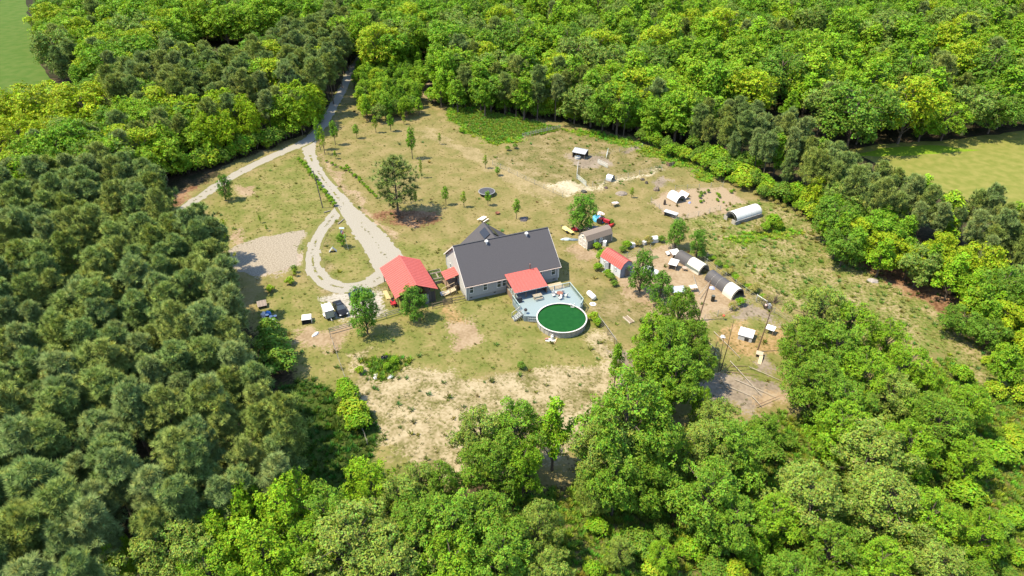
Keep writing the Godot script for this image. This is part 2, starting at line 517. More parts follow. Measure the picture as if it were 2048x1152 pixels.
# a broadleaf crown about 10 m tall from the ground: lobes on limbs, each lobe covered in leaf sprays
func broadleaf(c: Color, rad: float, bottom: float, lobes: int, lobe_r: float, size: float, dens: float, pointed := 0.0, blossom := 0.0) -> Dictionary:
	var b := B.new()
	b.tinted = true
	var wood := B.new()
	var mid := (10.0 + bottom) / 2
	var hh := (10.0 - bottom) / 2
	wood.limb([Vector3(0, -0.3, 0), Vector3(rr(-0.1, 0.1), bottom, rr(-0.1, 0.1)), Vector3(rr(-0.3, 0.3), mid, rr(-0.3, 0.3)), Vector3(rr(-0.4, 0.4), 10 - hh * 0.35, rr(-0.4, 0.4))], 0.22, 0.05)
	var balls := []
	for i in lobes:
		var f := (i + 0.5) / lobes
		var y := lerpf(-0.8, 0.92, f)
		var a := i * 2.399 + rr(-0.5, 0.5)
		var env := sqrt(maxf(0.02, 1 - y * y))
		if pointed > 0: env = lerpf(env, clampf((1.0 - y) * 0.62, 0.05, 1.0) * (1.0 if y > -0.6 else 0.75), pointed)
		var k := env * rr(0.35, 0.95)
		var ctr := Vector3(cos(a) * rad * k, mid + y * hh * 0.86, sin(a) * rad * k)
		var r := lobe_r * rr(0.6, 1.35) * (0.6 + 0.4 * env)
		balls.append([ctr, r, c * rr(0.86, 1.14)])
		wood.limb([Vector3(0, maxf(bottom * 0.9, ctr.y - k * rad * 0.8 - 0.6), 0), ctr * Vector3(0.5, 1, 0.5) - Vector3(0, 0.4, 0), ctr], 0.085, 0.02, 4)
	for q in balls:
		var sprays := int(dens * q[1] * q[1] * 5.2)
		for s in sprays:
			var d := rnd_dir()
			if d.y < -0.35 and rr(0, 1) < 0.6: d.y = -d.y
			var o: Vector3 = q[0] + d * q[1] * (rr(0.6, 1.1) + (0.35 if rr(0, 1) < 0.12 else 0.0)) * Vector3(1, 0.88, 1)
			var deep := false
			for p in balls:
				if p != q and o.distance_to(p[0]) < p[1] * 0.55: deep = true
			if deep: continue
			var sc: Color = q[2] * rr(0.72, 1.28)
			var white := rr(0, 1) < blossom
			var face := (d * 0.75 + Vector3.UP * 0.6 + rnd_dir() * 0.7).normalized()
			var px := face.cross(rnd_dir()).normalized()
			var py := face.cross(px)
			var spread := size * rr(1.1, 1.9)
			for n in 9:
				var a := rr(0, TAU)
				var e := (px * cos(a) + py * sin(a)) * spread * sqrt(rr(0, 1)) + face * rr(-0.35, 0.35) * size
				leaf(b, o + e, (face + rnd_dir() * 0.5).normalized(), size * rr(0.7, 1.3), Color(0.24, 0.30, 0.10) if white and n < 3 else sc)
	return {"crown": b.done(), "trunk": wood.done()}

# a pine about 15 m tall: whorls of limbs over a bare trunk, each ending in brushes of needles
func pine(c: Color, rad: float, bare: float, tufts: int, blades: int, candle := 0.12) -> Dictionary:
	var b := B.new()
	b.tinted = true
	var wood := B.new()
	var lean := Vector3(rr(-0.4, 0.4), 0, rr(-0.4, 0.4))
	wood.limb([Vector3(0, -0.3, 0), Vector3(0, 5, 0) + lean * 0.3, Vector3(0, 10, 0) + lean * 0.7, Vector3(0, 14.4, 0) + lean], 0.21, 0.04, 7)
	var limbs := int(tufts / 7.0)
	for i in limbs:
		var f := pow((i + rr(0, 0.9)) / limbs, 0.85)
		var y := lerpf(bare, 14.5, f)
		var a := i * 2.399 + rr(-0.6, 0.6)
		var l := rad * (sqrt(maxf(0.0, 1 - pow(f, 1.7))) * 0.95 + 0.07) * rr(0.42, 1.28) * (0.65 if f < 0.12 else 1.0)
		var out := Vector3(cos(a), 0, sin(a))
		var root := Vector3(0, y, 0) + lean * (y / 14.4)
		var tip := root + out * l + Vector3.UP * (l * rr(0.12, 0.5) + f * 0.5)
		wood.limb([root, root.lerp(tip, 0.55) - Vector3.UP * 0.08 * l, tip], 0.05, 0.015, 3)
		var shade := rr(0.85, 1.15)
		for k in 7:
			var g := sqrt(rr(0.1, 1.0))
			var side := out.cross(Vector3.UP) * rr(-1, 1) * l * 0.34 * (1.15 - g * 0.4)
			var o := root.lerp(tip, g) + side + Vector3.UP * (rr(-0.1, 0.35) + absf(side.length()) * 0.2)
			var aim := (out * 0.55 + Vector3.UP * 0.9 + side.normalized() * 0.5 + rnd_dir() * 0.25).normalized()
			var tc := Color(c.r * shade, c.g * shade, c.b * shade) * rr(0.82, 1.18)
			var up := rr(0, 1) < candle
			var len := rr(0.6, 0.95)
			for n in 1:
				var e := o + rnd_dir() * 0.2 * Vector3(1, 0.6, 1) + aim * 0.15
				leaf(b, e, (aim * 0.5 + Vector3.UP * 0.7 + rnd_dir() * 0.45).normalized(), rr(0.22, 0.36), tc * (1.3 if up else 1.0))
			for n in blades:
				var d := (aim * rr(0.25, 1.0) + rnd_dir() * 0.8).normalized()
				var w := d.cross(Vector3.UP + rnd_dir() * 0.4).normalized() * rr(0.03, 0.058)
				var s := rr(0.72, 1.25)
				b.col = Color(tc.r * s * (1.5 if up else 1.0), tc.g * s * (1.22 if up else 1.0), tc.b * s)
				var e := o + d * len
				b.n.append(b.at(o + w)); b.n.append(b.at(o - w)); b.n.append(b.at(e))
	return {"crown": b.done(), "trunk": wood.done()}

# a low spreading bush, about 2 m tall
func bush(c: Color, rad: float, size: float, count: int, upright := 0.0) -> Dictionary:
	var b := B.new()
	b.tinted = true
	var wood := B.new()
	for i in 7:
		var a := rr(0, TAU)
		wood.tube(Vector3(cos(a) * 0.08, -0.1, sin(a) * 0.08), Vector3(cos(a) * rad * 0.5, rr(0.9, 1.5), sin(a) * rad * 0.5), 0.025, 0.01, 4, false)
	var balls := []
	for i in 9:
		var a := i * 2.399
		var k := sqrt(i / 9.0) * 0.7
		balls.append([Vector3(cos(a) * rad * k, lerpf(1.35, 0.65, k) + rr(-0.1, 0.3) * (1 + upright), sin(a) * rad * k), rr(0.45, 0.75), c * rr(0.82, 1.18)])
	for i in count:
		var q: Array = balls[i % 9]
		var d := rnd_dir()
		d.y = absf(d.y) if rr(0, 1) < 0.8 else d.y
		var o: Vector3 = q[0] + d * q[1] * rr(0.6, 1.05)
		if o.y < 0.03: o.y = rr(0.03, 0.3)
		leaf(b, o, (d + Vector3.UP * 0.6 + rnd_dir() * 0.7).normalized(), size * rr(0.7, 1.3), q[2])
	return {"crown": b.done(), "trunk": wood.done()}

func leafless() -> Dictionary:
	var wood := B.new()
	for i in 26:
		var a := rr(0, TAU)
		var p := Vector3(cos(a), 0, sin(a)) * rr(0.5, 2.0)
		wood.limb([Vector3(0, -0.1, 0), p * 0.4 + Vector3.UP * rr(0.5, 1.4), p + Vector3.UP * rr(0.8, 2.4)], 0.04, 0.012, 4)
	return {"trunk": wood.done()}

func raise_kit() -> void:
	bark = mat(0.11, 0.085, 0.062, 0.95)
	green = leafy(0.7)
	needle = leafy(0.5)
	needle.metallic_specular = 0.12
	green.metallic_specular = 0.25
	kit.pine = []
	for i in 6:
		var c: Color = [Color(0.189, 0.260, 0.068), Color(0.169, 0.243, 0.081), Color(0.217, 0.270, 0.068), Color(0.157, 0.233, 0.068), Color(0.189, 0.251, 0.085), Color(0.180, 0.241, 0.055)][i]
		var d := pine(c, [3.3, 2.9, 3.6, 3.2, 2.7, 3.4][i], [5.6, 6.4, 5.2, 4.4, 6.8, 5.8][i], 520, 34)
		d.look = ["broad-crowned olive", "slim grey-green", "wide yellow-olive", "deep-crowned dark", "narrow high-crowned", "shaggy olive-brown"][i]
		kit.pine.append(d)
	kit.lone = [pine(Color(0.125, 0.175, 0.046), 4.2, 3.0, 520, 20)]
	kit.lone[0].look = "wide open-crowned"
	kit.broad = []
	var tones := [Color(0.127, 0.249, 0.015), Color(0.176, 0.301, 0.019), Color(0.144, 0.220, 0.038), Color(0.248, 0.339, 0.015), Color(0.113, 0.212, 0.022), Color(0.162, 0.274, 0.013)]
	for i in 6:
		var d := broadleaf(tones[i], [4.2, 4.6, 4.4, 4.0, 4.8, 3.8][i], [1.8, 1.4, 2.0, 1.6, 1.2, 1.5][i], [20, 24, 22, 18, 26, 20][i], 1.35, [0.27, 0.25, 0.26, 0.27, 0.25, 0.27][i], 6.4)
		d.look = ["rounded mid-green", "spreading fresh green", "grey-green", "yellow-green", "broad deep green", "upright leaf-green"][i]
		kit.broad.append(d)
	kit.slim = []
	tones = [Color(0.176, 0.320, 0.015), Color(0.140, 0.264, 0.015), Color(0.206, 0.339, 0.019), Color(0.155, 0.293, 0.019)]
	for i in 4:
		var d := broadleaf(tones[i], [2.6, 2.3, 2.9, 2.5][i], [1.4, 1.8, 1.2, 1.6][i], [20, 18, 22, 20][i], 0.95, 0.27, 7.2, 0.75)
		d.look = ["slender light-green", "narrow green", "pointed yellow-green", "tapering leaf-green"][i]
		kit.slim.append(d)
	kit.gold = []
	for i in 2:
		var d := broadleaf([Color(0.262, 0.345, 0.012), Color(0.215, 0.325, 0.010)][i], [6.0, 5.2][i], 2.2, 26, 1.5, 0.27, 6.0)
		d.look = ["spreading golden-green", "bright lime-green"][i]
		kit.gold.append(d)
	kit.near = []
	tones = [Color(0.137, 0.249, 0.022), Color(0.182, 0.256, 0.041), Color(0.154, 0.274, 0.015), Color(0.125, 0.220, 0.019), Color(0.205, 0.345, 0.016)]
	for i in 5:
		var d := broadleaf(tones[i], [4.3, 4.6, 4.0, 4.5, 4.1][i], [1.4, 1.2, 1.0, 1.5, 1.2][i], [40, 44, 36, 40, 38][i], 1.0, 0.175, 13.0, 0.15, [0.0, 0.05, 0.0, 0.0, 0.0][i])
		d.look = ["dense mid-green", "pale-budded grey-green", "fresh green", "dark glossy green", "vivid yellow-green"][i]
		kit.near.append(d)
	kit.yard = []
	tones = [Color(0.144, 0.293, 0.019), Color(0.125, 0.239, 0.019), Color(0.195, 0.301, 0.015)]
	for i in 3:
		var d := broadleaf(tones[i], [2.6, 3.4, 2.2][i], [2.2, 1.4, 1.8][i], [18, 24, 14][i], [0.95, 1.1, 0.85][i], 0.26, 6.0, [0.5, 0.1, 0.6][i])
		d.look = ["small green", "round green", "young light-green"][i]
		kit.yard.append(d)
	kit.low = []
	for i in 2:
		var d := broadleaf([Color(0.115, 0.245, 0.026), Color(0.099, 0.215, 0.024)][i], [3.9, 4.1][i], 0.35, 40, 1.0, 0.2, 9.0, 0.2)
		d.look = ["full fresh green", "full deep green"][i]
		kit.low.append(d)
	kit.bush = []
	tones = [Color(0.155, 0.274, 0.015), Color(0.228, 0.330, 0.019), Color(0.113, 0.202, 0.022), Color(0.270, 0.249, 0.068)]
	for i in 4:
		var d := bush(tones[i], [1.3, 1.5, 1.2, 1.3][i], [0.2, 0.22, 0.17, 0.16][i], 1500, [0, 0.5, 0, 1][i])
		d.look = ["leafy green", "bright light-green", "low dark green", "dry brownish"][i]
		kit.bush.append(d)
	kit.bare = [leafless()]
	kit.bare[0].look = "leafless grey"

func plant(kind: String, which: int, called: String, where: Vector3, h: float, w := 1.0, lean := Vector3.ZERO) -> Node3D:
	var k: Dictionary = kit[kind][which % kit[kind].size()]
	var o := Node3D.new()
	o.name = numbered(called)
	add_child(o)
	var unit: float = {"pine": 15.0, "lone": 15.0, "bush": 2.0, "bare": 2.2}.get(kind, 10.0)
	var s := h / unit
	var bs := Basis(Vector3.UP, rr(0, TAU)).scaled_local(Vector3(s * w, s, s * w))
	if lean != Vector3.ZERO: bs = Basis(lean.normalized(), lean.length()) * bs
	o.transform = Transform3D(bs, where)
	if k.has("crown"): mount("crown", k.crown, needle if kind in ["pine", "lone"] else green, o)
	mount("trunk" if unit > 3 else "stem", k.trunk, bark, o)
	o.set_meta("look", k.look)
	return o

# labels: what it looks like, which way and how many steps from something one can find
var marks := [
	["the black car", 678, 613], ["the white box trailer", 655, 622], ["the round green pool", 1125, 640], ["the red-roofed pavilion", 820, 570], ["the grey-roofed house", 1010, 520],
	["the tan gambrel shed", 1193, 475], ["the red-roofed shed", 1235, 525], ["the gravel fork", 620, 285], ["the lone leaning tree", 449, 395], ["the mulched plot", 540, 510],
	["the tin-roofed paddock shelter", 1160, 305], ["the white hoop house", 1483, 430], ["the long black hoop house", 1445, 570], ["the ramped wooden box", 1522, 712], ["the trampoline", 973, 385],
	["the hay field", 1930, 330], ["the green far field", 20, 90], ["the sandy yard", 950, 940], ["the wild meadow strip", 1040, 255], ["the lane's far end", 698, 155], ["the fallen poles", 1480, 760],
]
var unlabelled := []

func enlist(o: Node3D, kind_word: String, category: String, group: String, tail := "") -> void:
	unlabelled.append([o, kind_word, category, group, tail])

func label_all() -> void:
	var shelves := {}
	for e in unlabelled:
		var p: Vector3 = e[0].position
		var q := pix(p)
		var best := 0
		var near := 1e9
		for i in marks.size():
			var d: float = hit(marks[i][1], marks[i][2]).distance_to(p)
			if d < near:
				near = d; best = i
		var m: Array = marks[best]
		var away := q - Vector2(m[1], m[2])
		var way := ("right of" if away.x > 0 else "left of") if absf(away.x) > absf(away.y) * 1.4 else ("in front of" if away.y > 0 else "behind")
		var key := "%s|%s|%s|%s" % [e[0].get_meta("look"), e[1], way, m[0]]
		if not shelves.has(key): shelves[key] = []
		shelves[key].append([near, e, way, m[0]])
	for key in shelves:
		var row: Array = shelves[key]
		row.sort_custom(func(a, b): return a[0] < b[0])
		for i in row.size():
			var e: Array = row[i][1]
			var o: Node3D = e[0]
			var nth := "" if row.size() == 1 else (", nearest" if i == 0 else ", %s nearest" % ordinal(i + 1))
			o.set_meta("label", "%s %s%s %s %s%s" % [o.get_meta("look"), e[1], e[4], row[i][2], row[i][3], nth])
			o.set_meta("category", e[2])
			if e[3]: o.set_meta("group", e[3])
			o.remove_meta("look")

func ordinal(n: int) -> String:
	var words := ["first", "second", "third", "fourth", "fifth", "sixth", "seventh", "eighth", "ninth", "tenth", "eleventh", "twelfth"]
	return words[n - 1] if n <= 12 else "%d%s" % [n, "th" if n % 100 / 10 == 1 else ["th", "st", "nd", "rd", "th", "th", "th", "th", "th", "th"][n % 10]]

func canopy(a: Array, level: float) -> PackedVector2Array:     # the outline of a wood, surveyed at the height of its crowns
	var o := PackedVector2Array()
	for i in range(0, a.size(), 2):
		var w := hit(a[i], a[i + 1], level)
		o.append(Vector2(w.x, w.z))
	return o

func scatter(poly: PackedVector2Array, gap: float) -> Array:    # evenly jittered spots inside an outline, nearest to the eye first
	var lo := Vector2(1e9, 1e9)
	var hi := -lo
	for p in poly:
		lo = lo.min(p); hi = hi.max(p)
	var spots := []
	var row := 0
	var z := lo.y
	while z < hi.y:
		var x := lo.x + (gap / 2 if row % 2 else 0.0)
		while x < hi.x:
			var p := Vector2(x, z) + Vector2(rr(-1, 1), rr(-1, 1)) * gap * 0.36
			if Geometry2D.is_point_in_polygon(p, poly): spots.append(p)
			x += gap
		z += gap * 0.87
		row += 1
	spots.sort_custom(func(a, b): return a.y > b.y)
	return spots

var counts := {}
var leftover := {}

func wood(called: String, poly: PackedVector2Array, gap: float, h0: float, h1: float, mix: Array, group: String, wide := 1.0, most := 300) -> void:
	var total := 0.0
	for m in mix: total += m[1]
	for p in scatter(poly, gap):
		var r := rr(0, total)
		var kind: String = mix[0][0]
		for m in mix:
			if r < m[1]:
				kind = m[0]
				break
			r -= m[1]
		var nm: String = {"pine": "pine_tree", "broad": "broadleaf_tree", "slim": "slender_tree", "gold": "golden_tree", "near": "broadleaf_tree", "bush": "shrub", "yard": "broadleaf_tree"}[kind]
		var which := rng.randi_range(0, 5)
		var h := rr(h0, h1) * ({"slim": 1.06, "gold": 0.95}.get(kind, 1.0) as float)
		var where := Vector3(p.x, 0, p.y)
		var q := pix(where + Vector3.UP * h * 0.75)
		if q.x < -90 or q.x > 2140 or q.y < -60 or q.y > 1290: continue
		if counts.get(nm, 0) < most:
			counts[nm] = counts.get(nm, 0) + 1
			enlist(plant(kind, which, nm, where, h, (rr(0.9, 1.15) if kind != "pine" else rr(0.8, 1.02)) * (wide if kind != "pine" else 1.0)), {"pine_tree": "pine", "broadleaf_tree": "tree", "slender_tree": "slender tree", "golden_tree": "tree", "shrub": "shrub"}[nm], "shrub" if nm == "shrub" else "tree", group)
		else:
			var key := "%s %d" % [kind, which % kit[kind].size()]
			if not leftover.has(key): leftover[key] = []
			leftover[key].append([where, h, wide if kind != "pine" else 1.0])

func plant_leftover() -> void:
	for key in leftover:
		var k: Dictionary = kit[key.split(" ")[0]][int(key.split(" ")[1])]
		var unit := 15.0 if key.begins_with("pine") else (2.0 if key.begins_with("bush") else 10.0)
		for piece in ["crown", "trunk"]:
			var mm := MultiMesh.new()
			mm.transform_format = MultiMesh.TRANSFORM_3D
			mm.mesh = k[piece]
			mm.instance_count = leftover[key].size()
			for i in leftover[key].size():
				var s: float = leftover[key][i][1] / unit
				mm.set_instance_transform(i, Transform3D(Basis(Vector3.UP, rr(0, TAU)).scaled_local(Vector3(s * leftover[key][i][2], s, s * leftover[key][i][2])), leftover[key][i][0]))
			var o := MultiMeshInstance3D.new()
			o.multimesh = mm
			o.material_override = (needle if key.begins_with("pine") else green) if piece == "crown" else bark
			o.name = numbered("far_woodland" if piece == "crown" else "far_woodland_stems")
			add_child(o)
			o.set_meta("kind", "stuff")
			o.set_meta("label", "mass of distant treetops at the far edge of the woods")

# grass and weeds: many small tufts, more of them where the growth is rank
func tuft_mesh(blades: int, spread: float, tall: float, wide: float) -> ArrayMesh:
	var b := B.new()
	b.tinted = true
	for i in blades:
		var a := rr(0, TAU)
		var o := Vector3(cos(a), 0, sin(a)) * rr(0, spread)
		var d := Vector3(cos(a) * rr(0, 0.8), rr(0.5, 1.0), sin(a) * rr(0, 0.8)) * tall
		var w := Vector3(-sin(a), rr(-0.3, 0.3), cos(a)) * wide
		b.col = Color.WHITE * rr(0.75, 1.2)
		b.n.append(b.at(o + w)); b.n.append(b.at(o - w)); b.n.append(b.at(o + d))
	return b.done()

func sow() -> void:
	var mm := {}
	var meshes := {"grass": tuft_mesh(14, 0.22, 0.20, 0.035), "weeds": tuft_mesh(26, 0.32, 0.5, 0.07)}
	var spots := {"grass": [], "weeds": []}
	# [grass, weeds] per square metre on each kind of ground, and the tint of each
	var per := {1: [0.22, 0.003], 2: [0.5, 0.012], 3: [0.5, 0.05], 4: [0.03, 0.02], 5: [2.2, 1.1], 7: [0.5, 0.02], 8: [0.05, 0.01], 10: [1.5, 2.2], 11: [0.15, 0.02], 12: [1.6, 0.18], 13: [0.45, 0.04], 14: [2.0, 1.2], 9: [0.1, 0.06]}
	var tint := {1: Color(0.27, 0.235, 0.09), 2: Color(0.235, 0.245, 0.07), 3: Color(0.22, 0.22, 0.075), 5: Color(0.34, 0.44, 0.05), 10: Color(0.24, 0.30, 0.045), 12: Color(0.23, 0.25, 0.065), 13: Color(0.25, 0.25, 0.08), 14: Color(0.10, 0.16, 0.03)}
	for n in 330000:
		var x := rr(-75, 130)
		var z := rr(-235, -42)
		var k := kind_at(x, z)
		if not per.has(k) or on_lane.has(Vector2i(x / 0.6, z / 0.6)): continue
		var r := rr(0, 4.8)
		var c: Color = tint.get(k, Color(0.13, 0.15, 0.035))
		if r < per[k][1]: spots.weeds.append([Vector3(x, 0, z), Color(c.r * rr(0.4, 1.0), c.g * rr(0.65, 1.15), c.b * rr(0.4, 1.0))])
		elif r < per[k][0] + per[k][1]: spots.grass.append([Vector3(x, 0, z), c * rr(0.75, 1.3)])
	for p in crown_of_lane:
		if p.z > -165 and rr(0, 1) < 0.3: spots.grass.append([p + Vector3(rr(-0.35, 0.35), 0.03, rr(-0.35, 0.35)), Color(0.33, 0.31, 0.15)])
	for key in spots:
		var m := MultiMesh.new()
		m.transform_format = MultiMesh.TRANSFORM_3D
		m.use_colors = true
		m.mesh = meshes[key]
		m.instance_count = spots[key].size()
		for i in spots[key].size():
			m.set_instance_transform(i, Transform3D(Basis(Vector3.UP, rr(0, TAU)).scaled(Vector3.ONE * rr(0.6, 1.4)), spots[key][i][0]))
			m.set_instance_color(i, spots[key][i][1])
		var o := MultiMeshInstance3D.new()
		o.multimesh = m
		o.material_override = green
		o.name = key
		add_child(o)
		o.set_meta("kind", "stuff")
		o.set_meta("label", "short grass tufts over the lawns and yards" if key == "grass" else "rank green weeds in the meadow and scrub")
# ------------------------------------------------------------------ buildings
const HOUSE_TURN := 21.92
var A: Vector3           # the house's near left corner; its axes run along the back wall (x) and towards the yard (z)
var house_axes: Basis

func hp(x: float, z: float, y := 0.0) -> Vector3:
	return A + house_axes * Vector3(x, y, z)

func window(parent: Node3D, o: Vector3, w: float, h: float, turn := 0.0, sashes := true) -> void:
	# o: the window's middle on the wall face; it looks along +z before it is turned
	var t := Transform3D(Basis(Vector3.UP, turn), o)
	var f := B.new()
	f.t = t
	for s in [-1, 1]:
		f.box(Vector3(s * (w / 2 - 0.05), 0, 0.03), Vector3(0.1, h, 0.1))
		f.box(Vector3(0, s * (h / 2 - 0.05), 0.034), Vector3(w, 0.1, 0.1))
	var fr := part("window", f, mat(0.72, 0.72, 0.70, 0.5), parent)
	var g := B.new()
	g.t = t
	part("pane", g.box(Vector3(0, 0, 0.012), Vector3(w - 0.16, h - 0.16, 0.02)), mat(0.035, 0.06, 0.065, 0.06), fr)
	if sashes:
		var r := B.new()
		r.t = t
		part("sash_bar", r.box(Vector3(0, 0, 0.045), Vector3(w - 0.18, 0.06, 0.05)), mat(0.72, 0.72, 0.70, 0.5), fr)

func roof_slab(parent: Node3D, called: String, p: Vector3, along: Vector3, down: Vector3, thick: float, m: Material, ribs := 0.0) -> MeshInstance3D:
	# a slab whose upper edge starts at p; ribs: spacing of raised seams that run down the slope
	var nrm := along.cross(down).normalized()
	if nrm.y < 0: nrm = -nrm
	var b := B.new()
	var q := -nrm * thick
	b.quad(p, p + along, p + along + down, p + down)
	b.quad(p + q, p + along + q, p + along + down + q, p + down + q)
	b.quad(p, p + along, p + along + q, p + q)
	b.quad(p + down, p + down + along, p + down + along + q, p + down + q)
	b.quad(p, p + down, p + down + q, p + q)
	b.quad(p + along, p + along + down, p + along + down + q, p + along + q)
	if ribs > 0:
		var u := along.normalized()
		var n := int(along.length() / ribs)
		for i in range(1, n):
			var s := p + along * (i / float(n))
			b.tri(s - u * 0.06, s + down - u * 0.06, s + nrm * 0.07)
			b.tri(s + down - u * 0.06, s + down + nrm * 0.07, s + nrm * 0.07)
			b.tri(s + u * 0.06, s + nrm * 0.07, s + down + u * 0.06)
			b.tri(s + down + u * 0.06, s + nrm * 0.07, s + down + nrm * 0.07)
	return part(called, b, m, parent)

func make_house() -> void:
	var o := thing("house", "grey ranch house with dark shingle gable roof and red metal porch roofs", "house", A, deg_to_rad(HOUSE_TURN))
	var L := 18.84
	var D := 12.5
	var HE := 3.45
	var HR := 8.45
	var siding := StandardMaterial3D.new()
	siding.albedo_color = Color(0.36, 0.357, 0.35).linear_to_srgb()
	siding.roughness = 0.8
	siding.cull_mode = BaseMaterial3D.CULL_DISABLED
	var shingle := textured(Color(0.036, 0.035, 0.038), Color(0.158, 0.152, 0.168), 4.0, 0.09, 0.95, 1.0, 41)
	var b := B.new()
	b.prism(PackedVector2Array([Vector2(0, 0.8), Vector2(0, HE), Vector2(-D / 2, HR), Vector2(-D, HE), Vector2(-D, 0.8)]), 0, L)
	var wall := part("wall", b, siding, o)
	var lap := B.new()
	for i in 17:
		lap.box(Vector3(L / 2, 0.88 + i * 0.155, 0.006), Vector3(L - 0.24, 0.02, 0.02))
		lap.box(Vector3(-0.006, 0.88 + i * 0.155, -D / 2), Vector3(0.02, 0.02, D - 0.24))
	part("siding_laps", lap, mat(0.28, 0.28, 0.275), wall).set_meta("kind", "stuff")
	part("foundation", B.new().box(Vector3(L / 2, 0.3, -D / 2), Vector3(L - 0.1, 1.0, D - 0.1)), textured(Color(0.26, 0.255, 0.24), Color(0.40, 0.39, 0.37), 1.5, 0.05), o)
	for x in [0.9, 5.6, 17.9]:
		part("foundation_vent", B.new().box(Vector3(x, 0.55, -0.045), Vector3(0.42, 0.22, 0.03)), mat(0.04, 0.04, 0.045), o)
	var slope := Vector3(0, HE - HR, D / 2)
	var over := slope.normalized() * 0.38
	var rf := roof_slab(o, "roof", Vector3(-0.35, HR + 0.12, -D / 2), Vector3(L + 0.7, 0, 0), slope + over, 0.16, shingle)
	roof_slab(o, "roof", Vector3(-0.35, HR + 0.118, -D / 2), Vector3(L + 0.7, 0, 0), Vector3(slope.x, slope.y, -slope.z) + Vector3(over.x, over.y, -over.z), 0.16, shingle)
	part("ridge_cap", B.new().bar(Vector3(-0.36, HR + 0.14, -D / 2), Vector3(L + 0.36, HR + 0.14, -D / 2), 0.3, 0.06), mat(0.055, 0.055, 0.06, 0.95), rf)
	var white := mat(0.70, 0.66, 0.63, 0.5)
	part("gutter", B.new().box(Vector3(L / 2, HE - 0.30, 0.36), Vector3(L + 0.72, 0.14, 0.12)), mat(0.66, 0.53, 0.48, 0.5), o)
	for s in [0, 1]:
		var x := -0.37 if s == 0 else L + 0.37
		var rk := B.new()
		rk.bar(Vector3(x, HR - 0.02, -D / 2), Vector3(x, HE - 0.30, 0.36), 0.05, 0.22)
		rk.bar(Vector3(x, HR - 0.02, -D / 2 - 0.01), Vector3(x, HE - 0.30, -D - 0.36), 0.05, 0.22)
		part("rake_board", rk, white, o)
		for z in [0.03, -D - 0.03]:
			part("corner_board", B.new().box(Vector3(0 if s == 0 else L, 2.1, z), Vector3(0.16, 2.7, 0.08)), mat(0.66, 0.66, 0.64, 0.6), o)
		part("downspout", B.new().box(Vector3(0.3 if s == 0 else L - 0.3, 1.75, 0.08), Vector3(0.09, 3.2, 0.09)), mat(0.6, 0.6, 0.58, 0.5), o)
	for w in [[1.0, 2.36, 0.86, 1.72], [3.69, 2.34, 0.9, 1.7], [6.46, 2.34, 0.9, 1.72], [7.5, 2.34, 0.86, 1.72], [17.7, 2.46, 0.95, 1.75]]:
		window(o, Vector3(w[0], w[1], 0.012), w[2], w[3])
	window(o, Vector3(15.1, 2.7, 0.012), 0.6, 0.9, 0, false)
	window(o, Vector3(-0.012, 2.3, -9.6), 0.6, 1.1, -PI / 2, false)
	part("gable_vent", B.new().box(Vector3(-0.02, 6.2, -D / 2), Vector3(0.06, 0.8, 0.5)), mat(0.5, 0.5, 0.49), o)
	part("side_door", B.new().box(Vector3(-0.03, 2.1, -6.0), Vector3(0.06, 2.05, 0.95)), mat(0.05, 0.045, 0.04, 0.4), o)
	part("heat_pump", B.new().box(Vector3(15.2, 0.45, 0.7), Vector3(0.8, 0.9, 0.8)), mat(0.45, 0.44, 0.42, 0.5), o)
	for x in [6.16, 14.39]:
		var dome := B.new()
		dome.lathe(Vector3(x, HR - 0.30, -D / 2 + 0.62), [[0.16, -0.2], [0.16, 0.25], [0.34, 0.3], [0.36, 0.45], [0.22, 0.62], [0.0, 0.68]], 14)
		part("roof_vent", dome, mat(0.80, 0.80, 0.79, 0.35), o)
	var flue := B.new()
	flue.tube(Vector3(12.9, 3.4, -0.25), Vector3(12.9, 5.0, -0.25), 0.09, 0.09, 10)
	flue.lathe(Vector3(12.9, 4.95, -0.25), [[0.16, 0], [0.16, 0.1], [0, 0.22]], 10)
	part("flue_pipe", flue, mat(0.16, 0.09, 0.075, 0.5), o)
	# the front wing, whose ridge runs away from the yard
	var wx := 8.6
	var hw := 5.1
	var zf := -14.3
	var wh := 7.75
	var k := (HR - HE) / (D / 2)
	var wb := B.new()
	wb.t = Transform3D(Basis(Vector3.UP, PI / 2), Vector3(wx, 0, 0))     # the prism now runs towards -z
	wb.prism(PackedVector2Array([Vector2(-hw + 0.3, 0), Vector2(-hw + 0.3, wh - k * hw), Vector2(0, wh), Vector2(hw - 0.3, wh - k * hw), Vector2(hw - 0.3, 0)]), D - 0.2, -zf - 0.35)
	part("wing_wall", wb, siding, o)
	var zr := -D / 2 - (HR - wh) / k + 0.05
	for s in [-1, 1]:
		var v := B.new()      # each slope ends in a valley on the main roof
		var top0 := Vector3(wx, wh + 0.14, zf)
		var top1 := Vector3(wx, wh + 0.14, zr)
		var low0 := Vector3(wx + s * hw, wh + 0.14 - k * hw, zf)
		var low1 := Vector3(wx + s * hw, wh + 0.14 - k * hw, zr - hw)
		var q := Vector3(0, -0.16, 0)
		v.quad(top0, top1, low1, low0)
		v.quad(top0 + q, top1 + q, low1 + q, low0 + q)
		v.quad(top0, low0, low0 + q, top0 + q)
		v.quad(low0, low1, low1 + q, low0 + q)
		part("wing_roof", v, shingle, o)
		var d := B.new()      # the dark skylight band beside the ridge
		var along := Vector3(0, 0, -3.0)
		var fall := Vector3(s * 1.15, -k * 1.15, 0)
		var nn := along.cross(fall).normalized()
		if nn.y < 0: nn = -nn
		var st := Vector3(wx + s * 0.28, wh + 0.14 - k * 0.28, -9.3) + nn * 0.2
		d.quad(st, st + along, st + along + fall, st + fall)
